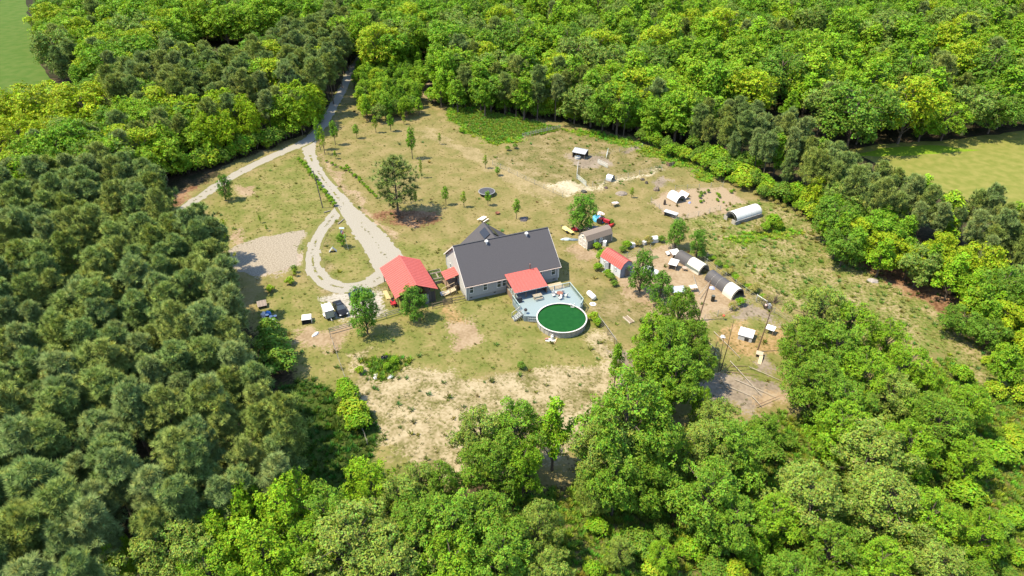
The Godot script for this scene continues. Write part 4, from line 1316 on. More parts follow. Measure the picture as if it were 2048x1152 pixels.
func make_shelters() -> void:
	var white := mat(0.58, 0.58, 0.575, 0.5)
	var o := thing("paddock_shelter", "open-fronted shelter with grey tin roof in the paddock", "animal shelter", hit(1160, 314), deg_to_rad(-28))
	var tinm := textured(Color(0.30, 0.31, 0.33), Color(0.44, 0.45, 0.47), 1.5, 0.05, 0.45)
	roof_slab(o, "roof", Vector3(-1.9, 2.2, -0.6), Vector3(3.8, 0, 0), Vector3(0, -0.65, 1.9), 0.05, tinm, 0.5)
	roof_slab(o, "roof", Vector3(-1.9, 2.2, -0.6), Vector3(3.8, 0, 0), Vector3(0, -0.35, -1.0), 0.05, tinm, 0.5)
	for x in [-1.7, 1.7]:
		for z in [-1.4, 1.1]: part("post", B.new().box(Vector3(x, 0.82, z), Vector3(0.12, 1.65, 0.12)), mat(0.15, 0.11, 0.08), o)
	part("back_wall", B.new().box(Vector3(0, 0.85, -1.45), Vector3(3.4, 1.7, 0.06)), mat(0.07, 0.06, 0.055), o)
	part("side_wall", B.new().box(Vector3(-1.72, 0.8, 0), Vector3(0.06, 1.5, 2.4)), mat(0.10, 0.085, 0.075), o)
	var tub := thing("water_trough", "round pale metal trough against the tin-roofed paddock shelter", "trough", hit(1155, 317))
	part("tub", B.new().lathe(Vector3.ZERO, [[0.75, 0], [0.8, 0.6], [0.7, 0.58], [0.65, 0.3], [0, 0.3]], 16), mat(0.55, 0.56, 0.55, 0.5), tub)
	lean_to("chicken_shelter", "white-roofed low shelter beside the far end of the long hoop house", "animal shelter", hit(1349, 512), 0.35, 1.9, 1.6, 1.2, 0.35, white, true, mat(0.25, 0.17, 0.12))
	lean_to("chicken_shelter", "small white flap-roofed box left of the low white shelter", "animal shelter", hit(1335.5, 510), 0.5, 0.9, 0.9, 0.7, 0.3, white, true, mat(0.5, 0.48, 0.45))
	lean_to("chicken_shelter", "tall white-roofed shelter in the middle of the chicken yard", "animal shelter", hit(1346, 536), -0.5, 1.7, 1.9, 1.6, 0.4, white, true, mat(0.35, 0.28, 0.22))
	lean_to("chicken_shelter", "metal-roofed shelter half under the feathery tree by the chicken yard", "animal shelter", hit(1355, 588), 0.15, 2.6, 1.6, 1.3, 0.35, mat(0.50, 0.53, 0.58, 0.35, 0.3), true, mat(0.06, 0.055, 0.06))
	lean_to("feed_table", "white-topped wooden feed table near the leaning pole in the chicken yard", "table", hit(1385, 582), 0.25, 1.5, 0.9, 1.1, 0.1, mat(0.62, 0.58, 0.53), true)
	lean_to("feed_table", "little brown feed stand in the open middle of the chicken yard", "feeder", hit(1368, 541), -0.3, 0.8, 0.7, 0.8, 0.15, mat(0.36, 0.27, 0.22), true)
	lean_to("pen_shelter", "grey-roofed long trough shelter on the near edge of the dirt pen", "animal shelter", hit(1341, 434), deg_to_rad(-38), 3.2, 1.1, 1.3, 0.15, mat(0.42, 0.45, 0.48, 0.4), true, mat(0.12, 0.12, 0.12))
	# the low white-roofed kennel, its lean-to neighbour and the ramped box
	var k := thing("kennel", "large low kennel with flat white roof in the straw pen", "kennel", hit(1491, 675), deg_to_rad(-27))
	part("roof", B.new().box(Vector3(0, 1.1, 0), Vector3(2.5, 0.06, 2.4), Basis(Vector3.RIGHT, 0.04)), mat(0.62, 0.63, 0.64, 0.5), k)
	part("roof_hatch", B.new().box(Vector3(-0.4, 1.145, -0.8), Vector3(0.55, 0.04, 0.35)), mat(0.22, 0.23, 0.24), k)
	part("wall", B.new().box(Vector3(0, 0.53, 0), Vector3(2.3, 1.05, 2.2)), mat(0.48, 0.50, 0.52), k)
	for i in 6: part("side_board", B.new().box(Vector3(1.17, 0.12 + i * 0.17, 0), Vector3(0.03, 0.15, 2.2)), [mat(0.30, 0.30, 0.31), mat(0.36, 0.36, 0.37)][i % 2], k)
	part("doorway", B.new().box(Vector3(0.3, 0.4, 1.12), Vector3(0.7, 0.65, 0.03)), mat(0.03, 0.03, 0.03), k)
	lean_to("kennel", "small white-roofed lean-to right of the large low kennel", "kennel", hit(1539, 666), deg_to_rad(-35), 1.5, 1.3, 1.25, 0.15, mat(0.74, 0.73, 0.73, 0.5), true)
	var r := thing("wooden_hutch", "flat wooden box with a plank ramp at the leaning pole's foot", "hutch", hit(1518, 712), deg_to_rad(-25))
	part("box_top", B.new().box(Vector3(0, 0.62, 0), Vector3(1.15, 0.08, 1.1)), mat(0.40, 0.33, 0.25), r)
	for x in [-0.45, 0.45]: part("leg", B.new().box(Vector3(x, 0.3, 0), Vector3(0.1, 0.58, 0.9)), mat(0.16, 0.12, 0.09), r)
	for i in 3: part("ramp_board", B.new().bar(Vector3(0.15 + i * 0.2, 0.58, 0.5), Vector3(0.15 + i * 0.2, 0.04, 2.2), 0.18, 0.04), mat(0.50, 0.40, 0.26), r)
# ------------------------------------------------------------------ vehicles, fences, yard things
func make_car() -> void:
	var rear := hit(672, 606)
	var front := hit(691, 638)
	var d := (front - rear).normalized()
	var o := thing("black_car", "black sedan parked beside the white box trailer, nose to the yard", "car", (rear + front) / 2, atan2(d.x, d.z))   # +z is forward
	var paint := mat(0.012, 0.012, 0.016, 0.32)
	paint.metallic_specular = 0.3
	var glass := mat(0.02, 0.025, 0.03, 0.05)
	# body stations: [z, half width, belt height, sill height]
	var st := [[-2.32, 0.68, 0.72, 0.45], [-2.2, 0.80, 0.92, 0.30], [-1.6, 0.89, 0.98, 0.22], [-0.6, 0.90, 0.93, 0.2], [0.7, 0.90, 0.90, 0.2], [1.5, 0.87, 0.84, 0.22], [2.1, 0.76, 0.72, 0.28], [2.36, 0.55, 0.55, 0.36]]
	var b := B.new()
	for i in st.size() - 1:
		var p: Array = st[i]
		var q: Array = st[i + 1]
		for s in [-1, 1]:
			b.quad(Vector3(s * p[1], p[3], p[0]), Vector3(s * q[1], q[3], q[0]), Vector3(s * (q[1] + 0.02), q[2] * 0.72, q[0]), Vector3(s * (p[1] + 0.02), p[2] * 0.72, p[0]))
			b.quad(Vector3(s * (p[1] + 0.02), p[2] * 0.72, p[0]), Vector3(s * (q[1] + 0.02), q[2] * 0.72, q[0]), Vector3(s * q[1] * 0.9, q[2], q[0]), Vector3(s * p[1] * 0.9, p[2], p[0]))
		b.quad(Vector3(-p[1] * 0.9, p[2], p[0]), Vector3(-q[1] * 0.9, q[2], q[0]), Vector3(0, q[2] + 0.045, q[0]), Vector3(0, p[2] + 0.045, p[0]))
		b.quad(Vector3(p[1] * 0.9, p[2], p[0]), Vector3(q[1] * 0.9, q[2], q[0]), Vector3(0, q[2] + 0.045, q[0]), Vector3(0, p[2] + 0.045, p[0]))
		b.quad(Vector3(-p[1], p[3], p[0]), Vector3(-q[1], q[3], q[0]), Vector3(q[1], q[3], q[0]), Vector3(p[1], p[3], p[0]))
	for i in [0, st.size() - 1]:
		var p: Array = st[i]
		b.quad(Vector3(-p[1], p[3], p[0]), Vector3(p[1], p[3], p[0]), Vector3(p[1] * 0.9, p[2], p[0]), Vector3(-p[1] * 0.9, p[2], p[0]))
	part("body", b, paint, o)
	var rf := B.new()
	rf.box(Vector3(0, 1.40, -0.45), Vector3(1.16, 0.05, 1.25))
	part("roof", rf, paint, o)
	part("sunroof", B.new().box(Vector3(0, 1.43, -0.35), Vector3(0.75, 0.015, 0.5)), glass, o)
	var ws := B.new()
	ws.quad(Vector3(-0.78, 0.93, 1.0), Vector3(0.78, 0.93, 1.0), Vector3(0.57, 1.40, 0.18), Vector3(-0.57, 1.40, 0.18))
	part("windscreen", ws, mat(0.05, 0.06, 0.07, 0.05), o)
	var rw := B.new()
	rw.quad(Vector3(-0.76, 0.99, -1.75), Vector3(0.76, 0.99, -1.75), Vector3(0.56, 1.40, -1.07), Vector3(-0.56, 1.40, -1.07))
	part("rear_window", rw, mat(0.05, 0.06, 0.07, 0.05), o)
	for s in [-1, 1]:
		var sw := B.new()
		sw.quad(Vector3(s * 0.80, 0.93, 0.98), Vector3(s * 0.80, 0.97, -1.7), Vector3(s * 0.58, 1.40, -1.07), Vector3(s * 0.58, 1.40, 0.18))
		part("side_window", sw, glass, o)
		part("pillar", B.new().bar(Vector3(s * 0.81, 0.95, -0.3), Vector3(s * 0.585, 1.41, -0.35), 0.04, 0.1), paint, o)
		part("headlight", B.new().box(Vector3(s * 0.62, 0.60, 2.17), Vector3(0.30, 0.13, 0.3), Basis(Vector3.UP, s * 0.5)), mat(0.75, 0.76, 0.76, 0.15), o)
		part("tail_light", B.new().box(Vector3(s * 0.66, 0.78, -2.25), Vector3(0.3, 0.12, 0.1)), mat(0.3, 0.02, 0.02, 0.3), o)
		part("mirror", B.new().box(Vector3(s * 0.98, 0.98, 0.75), Vector3(0.18, 0.12, 0.1)), paint, o)
		for z in [-1.4, 1.45]:
			var w := part("wheel", B.new().tube(Vector3(s * 0.72, 0.32, z), Vector3(s * 0.92, 0.32, z), 0.32, 0.32, 14), mat(0.015, 0.015, 0.015, 0.9), o)
			part("rim", B.new().tube(Vector3(s * 0.915, 0.32, z), Vector3(s * 0.93, 0.32, z), 0.2, 0.2, 10), mat(0.4, 0.4, 0.42, 0.3, 0.8), w)
	part("grille", B.new().box(Vector3(0, 0.48, 2.33), Vector3(0.7, 0.14, 0.08)), mat(0.02, 0.02, 0.02), o)
	# a second dark car, mostly behind the yard tree
	var c := thing("dark_blue_car", "dark blue car on the gravel, half hidden behind the big yard tree", "car", hit(722, 594), 1.9)
	var body := PackedVector2Array([Vector2(-2.2, 0.3), Vector2(-2.2, 0.85), Vector2(-1.5, 0.95), Vector2(-1.0, 1.42), Vector2(0.4, 1.44), Vector2(1.1, 0.95), Vector2(2.1, 0.8), Vector2(2.25, 0.3)])
	part("body", B.new().prism(body, -0.85, 0.85), mat(0.012, 0.018, 0.04, 0.2), c)
	for s in [-1, 1]:
		part("side_window", B.new().box(Vector3(s * 0.86, 1.18, -0.3), Vector3(0.02, 0.36, 1.4)), glass, c)
		for z in [-1.35, 1.4]: part("wheel", B.new().tube(Vector3(s * 0.7, 0.31, z), Vector3(s * 0.9, 0.31, z), 0.31, 0.31, 12), mat(0.015, 0.015, 0.015), c)

func make_trailers() -> void:
	var a := hit(655, 642)
	var b := hit(669, 638)
	var d := (b - a).normalized()
	var o := thing("box_trailer", "white box cargo trailer with grey rear door beside the black sedan", "trailer", (a + b) / 2 + Vector3(d.z, 0, -d.x) * 1.3, atan2(-d.z, d.x))
	var white := mat(0.72, 0.73, 0.75, 0.4)
	part("box", B.new().box(Vector3(0, 1.2, 0), Vector3(1.6, 1.55, 2.5)), white, o)
	part("roof", B.new().box(Vector3(0, 2.0, 0), Vector3(1.66, 0.06, 2.56)), mat(0.76, 0.77, 0.80, 0.4), o)
	var fr := B.new()
	for s in [-1, 1]:
		fr.box(Vector3(s * 0.76, 1.2, 1.28), Vector3(0.1, 1.5, 0.05))
		fr.box(Vector3(0, 1.2 + s * 0.72, 1.283), Vector3(1.6, 0.09, 0.05))
	part("door_frame", fr, mat(0.12, 0.13, 0.13, 0.4), o)
	part("rear_door", B.new().box(Vector3(0, 1.2, 1.26), Vector3(1.44, 1.4, 0.03)), mat(0.36, 0.40, 0.37, 0.5), o)
	for s in [-1, 1]:
		part("wheel", B.new().tube(Vector3(s * 0.7, 0.32, 0.2), Vector3(s * 0.9, 0.32, 0.2), 0.32, 0.32, 12), mat(0.015, 0.015, 0.015), o)
		part("fender", B.new().box(Vector3(s * 0.88, 0.72, 0.2), Vector3(0.24, 0.05, 0.9)), white, o)
	part("tongue", B.new().bar(Vector3(0, 0.45, 1.2), Vector3(0, 0.42, 2.2), 0.1, 0.1), mat(0.4, 0.4, 0.4), o)
	var c := thing("truck_topper", "white pickup truck topper lying on the grass, open end dark", "truck topper", hit(614.5, 643), 0.22)
	var tp := mat(0.74, 0.73, 0.68, 0.4)
	part("top", B.new().box(Vector3(0, 0.98, 0), Vector3(1.62, 0.05, 1.7)), tp, c)
	for s in [-1, 1]: part("side", B.new().quad(Vector3(s * 0.85, 0, -0.9), Vector3(s * 0.85, 0, 1.0), Vector3(s * 0.8, 0.98, 0.85), Vector3(s * 0.8, 0.98, -0.85)), tp, c)
	part("front", B.new().box(Vector3(0, 0.48, -0.88), Vector3(1.66, 0.96, 0.04)), tp, c)
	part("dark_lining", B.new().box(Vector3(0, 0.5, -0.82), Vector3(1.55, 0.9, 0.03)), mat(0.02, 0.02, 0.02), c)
	part("open_hatch", B.new().box(Vector3(0, 0.55, 0.7), Vector3(1.5, 0.75, 0.02), Basis(Vector3.RIGHT, -0.35)), mat(0.012, 0.012, 0.014, 0.2), c)
	# white car under the tree by the chicken yard
	var w := thing("white_car", "small white car under the tree behind the red-roofed shed", "car", hit(1296, 548), 1.2)
	var body := PackedVector2Array([Vector2(-1.9, 0.3), Vector2(-1.95, 0.8), Vector2(-1.3, 0.95), Vector2(-0.8, 1.45), Vector2(0.5, 1.45), Vector2(1.1, 0.95), Vector2(1.9, 0.78), Vector2(1.95, 0.3)])
	part("body", B.new().prism(body, -0.82, 0.82), mat(0.66, 0.68, 0.68, 0.3), w)
	for s in [-1, 1]:
		part("side_window", B.new().box(Vector3(s * 0.83, 1.16, -0.1), Vector3(0.02, 0.34, 1.3)), mat(0.03, 0.05, 0.045, 0.1), w)
		for z in [-1.2, 1.2]: part("wheel", B.new().tube(Vector3(s * 0.68, 0.3, z), Vector3(s * 0.86, 0.3, z), 0.3, 0.3, 12), mat(0.015, 0.015, 0.015), w)
	part("windscreen", B.new().quad(Vector3(-0.7, 0.98, 1.09), Vector3(0.7, 0.98, 1.09), Vector3(0.7, 1.44, 0.55), Vector3(-0.7, 1.44, 0.55)), mat(0.03, 0.05, 0.045, 0.1), w)
	# red tractor and its tarpaulin
	var t := thing("red_tractor", "red tractor with black tyres by the blue tarpaulin behind the tan shed", "tractor", hit(1206, 447), 0.9)
	part("bonnet", B.new().box(Vector3(0, 1.0, 0.9), Vector3(0.6, 0.6, 1.5)), mat(0.36, 0.02, 0.03, 0.35), t)
	part("fenders", B.new().box(Vector3(0, 1.15, -0.6), Vector3(1.5, 0.12, 0.9)), mat(0.36, 0.02, 0.03, 0.35), t)
	part("seat", B.new().box(Vector3(0, 1.2, -0.5), Vector3(0.5, 0.5, 0.4)), mat(0.02, 0.02, 0.02), t)
	part("roll_bar", B.new().limb([Vector3(-0.5, 0.8, -0.9), Vector3(-0.5, 2.2, -0.9), Vector3(0.5, 2.2, -0.9), Vector3(0.5, 0.8, -0.9)], 0.05, 0.05), mat(0.03, 0.03, 0.03), t)
	part("loader_bucket", B.new().box(Vector3(0, 0.35, 2.2), Vector3(1.5, 0.55, 0.5)), mat(0.4, 0.03, 0.03, 0.4), t)
	for s in [-1, 1]:
		part("loader_arm", B.new().bar(Vector3(s * 0.5, 1.0, 0.3), Vector3(s * 0.5, 0.45, 2.1), 0.1, 0.14), mat(0.36, 0.02, 0.03, 0.35), t)
		part("wheel", B.new().tube(Vector3(s * 0.5, 0.68, -0.6), Vector3(s * 0.85, 0.68, -0.6), 0.68, 0.68, 14), mat(0.015, 0.015, 0.015), t)
		part("wheel", B.new().tube(Vector3(s * 0.45, 0.4, 1.3), Vector3(s * 0.7, 0.4, 1.3), 0.4, 0.4, 12), mat(0.015, 0.015, 0.015), t)
	heap("tarpaulin", "bright blue tarpaulin thrown over a heap beside the red tractor", "tarpaulin", hit(1196, 440), Vector3(1.5, 1.1, 1.1), mat(0.07, 0.36, 0.62, 0.4), 3)
	heap("pink_tub", "pale pink plastic paddling tub beyond the blue tarpaulin", "tub", hit(1200, 427), Vector3(1.1, 0.3, 0.8), mat(0.66, 0.50, 0.47, 0.5), 4)
	heap("grey_tarpaulin", "dull grey tarpaulin over a heap behind the tan shed", "tarpaulin", hit(1187, 461), Vector3(1.5, 0.9, 0.9), mat(0.15, 0.14, 0.15, 0.7), 5)
	var y := thing("yellow_boat", "long pale yellow trailer frame lying on the grass by the big yard tree", "trailer frame", hit(1136, 464), deg_to_rad(-58))
	part("deck_panel", B.new().box(Vector3(0, 0.6, 0), Vector3(3.4, 0.1, 0.85)), mat(0.68, 0.57, 0.22, 0.5), y)
	part("side_panel", B.new().box(Vector3(-0.6, 0.55, 0.55), Vector3(1.5, 0.12, 0.35)), mat(0.62, 0.52, 0.22, 0.5), y)
	part("drawbar", B.new().bar(Vector3(-1.6, 0.5, 0), Vector3(-2.6, 0.4, 0), 0.2, 0.12), mat(0.06, 0.04, 0.04), y)
	for z in [-0.45, 0.45]: part("wheel", B.new().tube(Vector3(0.4, 0.3, z), Vector3(0.4, 0.3, z * 1.5), 0.3, 0.3, 12), mat(0.015, 0.015, 0.015), y)
	y.name = "trailer_frame"
	mower(hit(1150, 461), 0.6, "red riding mower with grey seat under the big yard tree")
	heap("kayak", "white and blue kayak lying left of the tan shed", "kayak", hit(1133, 479), Vector3(1.2, 0.35, 0.45), mat(0.42, 0.52, 0.58, 0.4), 9)
	heap("kayak", "dark blue-grey kayak lying nearest the tan shed's door", "kayak", hit(1147, 480), Vector3(1.3, 0.35, 0.45), mat(0.16, 0.21, 0.26, 0.4), 18)

func heap(called: String, label: String, category: String, where: Vector3, s: Vector3, m: Material, sd: int) -> void:   # a slumped, creased mound
	var f := FastNoiseLite.new()
	f.seed = sd
	f.frequency = 0.6
	var b := B.new()
	var at := func(i: int, j: int) -> Vector3:
		var a := TAU * i / 18
		var p := PI / 2 * j / 6
		var d := Vector3(cos(a) * cos(p), sin(p), sin(a) * cos(p))
		return d * s * (1.0 + 0.35 * f.get_noise_3dv(d * 2.2) + 0.12 * f.get_noise_3dv(d * 7))
	for i in 18:
		for j in 6: b.quad(at.call(i, j), at.call(i, j + 1), at.call(i + 1, j + 1), at.call(i + 1, j))
	var o := thing(called, label, category, where, sd * 0.7)
	part("sheet" if "tarp" in called else "hull", b, m, o)

func fence(called: String, label: String, a: Vector3, b: Vector3, h: float, gap: float, rails: Array, m: Material, rw: float, category := "fence") -> Node3D:
	var o := thing(called, label, category, a)
	var d := b - a
	var n := maxi(1, int(d.length() / gap))
	for i in n + 1:
		var p := d * i / n
		part("post", B.new().tube(p - Vector3.UP * 0.2, p + Vector3(rr(-0.05, 0.05), h * rr(0.95, 1.08), rr(-0.05, 0.05)), 0.055, 0.05, 6), m, o)
	for y in rails:
		var r := B.new()
		for i in n: r.bar(d * i / n + Vector3.UP * y, d * (i + 1) / n + Vector3.UP * (y + rr(-0.03, 0.03)), rw, rw * 2.2 if rw > 0.03 else rw)
		part("rail" if rw > 0.03 else "wire", r, m, o)
	return o

func tube_gate(label: String, a: Vector3, b: Vector3) -> void:
	var o := thing("tube_gate", label, "gate", a)
	var d := b - a
	var m := mat(0.60, 0.63, 0.60, 0.4)
	for y in [0.25, 0.5, 0.75, 1.0, 1.3]: part("bar", B.new().tube(Vector3.UP * y, d + Vector3.UP * y, 0.035, 0.035, 6), m, o)
	for k in [0.0, 0.33, 0.66, 1.0]: part("upright", B.new().tube(d * k + Vector3.UP * 0.15, d * k + Vector3.UP * 1.32, 0.035, 0.035, 6), m, o)

func make_fences() -> void:
	var wood := mat(0.20, 0.15, 0.10)
	var grey := mat(0.27, 0.25, 0.22)
	fence("rail_fence", "brown rail fence from the picket gate to the house corner", hit(905, 606), hit(930, 601), 1.2, 2.0, [0.5, 1.1], wood, 0.06)
	fence("rail_fence", "brown rail fence running left from the picket gate past the round tree", hit(888, 612), hit(865, 618), 1.2, 2.0, [0.5, 1.1], wood, 0.06)
	fence("rail_fence", "weathered rail fence between the two yard trees", hit(800, 628), hit(745, 644), 1.2, 2.2, [0.45, 0.8, 1.15], grey, 0.05)
	fence("rail_fence", "weathered rail fence right of the white trailer", hit(706, 655), hit(660, 668), 1.2, 2.4, [0.45, 0.8, 1.15], grey, 0.05)
	fence("wire_fence", "wire fence along the left edge of the sandy yard", hit(662, 676), hit(735, 890), 1.2, 3.0, [0.3, 0.7, 1.1], grey, 0.016)
	fence("wire_fence", "post and wire fence from the pool down to the big roadside tree", hit(1188, 637), hit(1290, 765), 1.3, 2.6, [0.35, 0.75, 1.15], wood, 0.02)
	fence("top_rail_fence", "grey top rail of the fence right of the pool", hit(1190, 632), hit(1232, 690), 1.2, 2.4, [1.15], grey, 0.06)
	var g := thing("picket_gate", "brown picket gate left of the house corner", "gate", hit(887, 610))
	var d := hit(904, 606) - hit(887, 610)
	for i in 9: part("picket", B.new().box(d * (i / 8.0) + Vector3.UP * 0.65, Vector3(0.12, rr(1.15, 1.3), 0.04), Basis(Vector3.UP, atan2(-d.z, d.x))), wood, g)
	for y in [0.35, 1.0]: part("crossbar", B.new().bar(Vector3.UP * y, d + Vector3.UP * y, 0.05, 0.09), wood, g)
	# paddock and pens
	var wire := mat(0.33, 0.33, 0.30)
	for e in [["paddock's left side from the far corner to the sandy corner", 985, 330, 1125, 395], ["paddock's near side up to the brown crate", 1185, 373, 1345, 333], ["paddock's far left side", 1045, 275, 1095, 262], ["paddock's far end by the tall weeds", 1095, 262, 1120, 258], ["paddock's inner far pen", 1215, 308, 1285, 296]]:
		fence("wire_fence", "thin wire fence on the %s" % e[0], hit(e[1], e[2]), hit(e[3], e[4]), 1.3, 3.2, [0.4, 0.8, 1.2], wire, 0.022)
	var palings := fence("paling_fence", "grey paling fence at the paddock's far left corner by the lush weeds", hit(1045, 275), hit(1120, 258), 1.3, 0.9, [0.5, 1.0], mat(0.38, 0.36, 0.31), 0.035)
	tube_gate("long pale tube gate beside the tin-roofed paddock shelter", hit(1195, 327), hit(1215, 337))
	tube_gate("pale tube gate at the paddock's near sandy corner", hit(1154, 358), hit(1172, 373))
	tube_gate("pale tube gate standing end-on, left edge of the inner pen", hit(1153, 359), hit(1156, 332))
	tube_gate("short pale tube gate at the paddock's inner far corner", hit(1212, 318), hit(1216, 305))
	for e in [["along the near edge of the dirt pen", 1302, 405, 1352, 444], ["on the dirt pen's right edge below the hoop house", 1352, 444, 1440, 421], ["on the far edge of the dirt pen", 1350, 381, 1445, 374], ["between the chicken yard and the straw pen", 1408, 642, 1512, 604], ["along the straw pen's far right edge", 1512, 604, 1585, 650], ["on the chicken yard's left edge by the garden", 1206, 532, 1300, 500], ["behind the two long hoop houses", 1395, 515, 1512, 602], ["at the straw pen's near left edge", 1396, 660, 1420, 745], ["on the far right of the straw pen under the trees", 1585, 650, 1615, 760]]:
		fence("wire_fence", "thin post and wire fence %s" % e[0], hit(e[1], e[2]), hit(e[3], e[4]), 1.35, 2.8, [0.35, 0.75, 1.2], wire, 0.02)
	fence("white_rail", "white rail at the straw pen's far corner", hit(1512, 601), hit(1532, 614), 1.3, 2.5, [1.25], mat(0.6, 0.6, 0.58), 0.07, "rail")

func pole(called: String, label: String, category: String, base: Vector3, top: Vector3, r0: float, r1: float, m: Material, twigs := 0) -> void:
	var o := thing(called, label, category, base)
	var d := top - base
	part("trunk" if called != "utility_pole" else "shaft", B.new().limb([-d.normalized() * 0.3, d * 0.5 + Vector3(rr(-0.1, 0.1), 0, rr(-0.1, 0.1)), d], r0, r1, 7), m, o)
	for i in twigs:
		var p := d * rr(0.55, 0.98)
		var e := Vector3(rr(-1, 1), rr(0.1, 0.9), rr(-1, 1)) * rr(0.6, 1.9)
		part("branch", B.new().limb([p, p + e * 0.5 + Vector3.UP * 0.1, p + e], 0.025, 0.008, 4), m, o)

func make_poles() -> void:
	var dead := mat(0.17, 0.105, 0.07)
	var pale := mat(0.34, 0.30, 0.24)
	pole("utility_pole", "plain grey wooden pole beside the gravel driveway hedge", "pole", hit(645.5, 416), hit(645.5, 416) + Vector3(-0.75, 9.4, 0), 0.13, 0.10, mat(0.13, 0.11, 0.09))
	pole("dead_tree", "bare brown dead trunk in the chicken yard, left of the hoop houses", "dead tree", hit(1397, 641), hit(1403, 641) + Vector3(0.3, 8.6, 0), 0.14, 0.07, dead, 5)
	pole("dead_tree", "bare leaning dead trunk rising from the ramped wooden box", "dead tree", hit(1514, 703), hit(1514, 703) + Vector3(0.5, 11.6, 0.4), 0.13, 0.04, dead, 16)
	pole("dead_tree", "thin dead stem above the fallen poles, right of two", "dead tree", hit(1441, 742), hit(1441, 742) + Vector3(0.2, 10.5, 0.3), 0.09, 0.03, mat(0.13, 0.09, 0.06), 6)
	pole("dead_tree", "thin dead stem above the fallen poles, left of two", "dead tree", hit(1437, 744), hit(1437, 744) + Vector3(-0.4, 8.0, 0.2), 0.08, 0.03, mat(0.13, 0.09, 0.06), 5)
	pole("dead_tree", "dark dead trunk at the edge of the trees left of the fallen poles", "dead tree", hit(1420, 745), hit(1420, 745) + Vector3(0.1, 6.5, 0), 0.1, 0.04, mat(0.08, 0.06, 0.05), 5)
	var k := 0
	var names := ["nearest the dark trunk", "crossing near the dark trunk", "running to the pen's middle", "longest, running to the near right", "pale, ending furthest right", "nearest the trees in front", "short, at the near corner", "lying along the near edge", "level, in the shade of the trees", "propped, dark at its upper end", "short, behind the pile", "thin, left of the straw kennel", "thin, pointing at the wooden box"]
	for e in [[240, 470, 330, 560], [345, 725, 380, 790], [410, 620, 620, 850], [440, 745, 720, 865], [540, 660, 745, 750], [375, 785, 555, 860], [560, 860, 620, 925], [590, 925, 745, 860], [380, 695, 600, 715], [335, 725, 415, 640], [415, 660, 530, 655], [300, 420, 480, 600], [310, 570, 330, 615]]:
		var a := hit(1340 + e[0] / 3.413, 540 + e[1] / 3.413, rr(0.1, 0.5))
		var b := hit(1340 + e[2] / 3.413, 540 + e[3] / 3.413, rr(0.1, 0.5))
		var o := thing("fallen_pole", "fallen bare pole in the straw pen's pile, %s" % names[k], "log", a, 0.0, "fallen poles in the straw pen")
		part("log", B.new().limb([Vector3.ZERO, (b - a) / 2 + Vector3.UP * 0.05, b - a], 0.065, 0.035, 6), dead if k in [7, 8, 9, 10] else pale, o)
		k += 1
	for e in [[1397, 590, 1429, 552, "white-barked branch slanting from the dead trunk towards the black hoop house"], [1395, 578, 1386, 548, "pale branch lying left of the dead trunk in the chicken yard"]]:
		var a := hit(e[0], e[1], 1.0)
		var b := hit(e[2], e[3], 0.5)
		part("log", B.new().limb([Vector3.ZERO, (b - a) / 2, b - a], 0.06, 0.03, 5), pale, thing("fallen_branch", e[4], "branch", a))

func barrel(called: String, label: String, where: Vector3, m: Material, lid: Material, h := 0.95, r := 0.3, group := "") -> void:
	var o := thing(called, label, "barrel", where, 0.0, group)
	part("drum", B.new().lathe(Vector3.ZERO, [[r * 0.94, 0], [r, h * 0.25], [r * 0.96, h * 0.33], [r, h * 0.5], [r * 0.96, h * 0.66], [r, h * 0.75], [r * 0.94, h]], 14), m, o)
	part("lid", B.new().lathe(Vector3(0, h, 0), [[r * 0.94, 0], [r * 0.88, 0.02], [0, 0.02]], 14), lid, o)

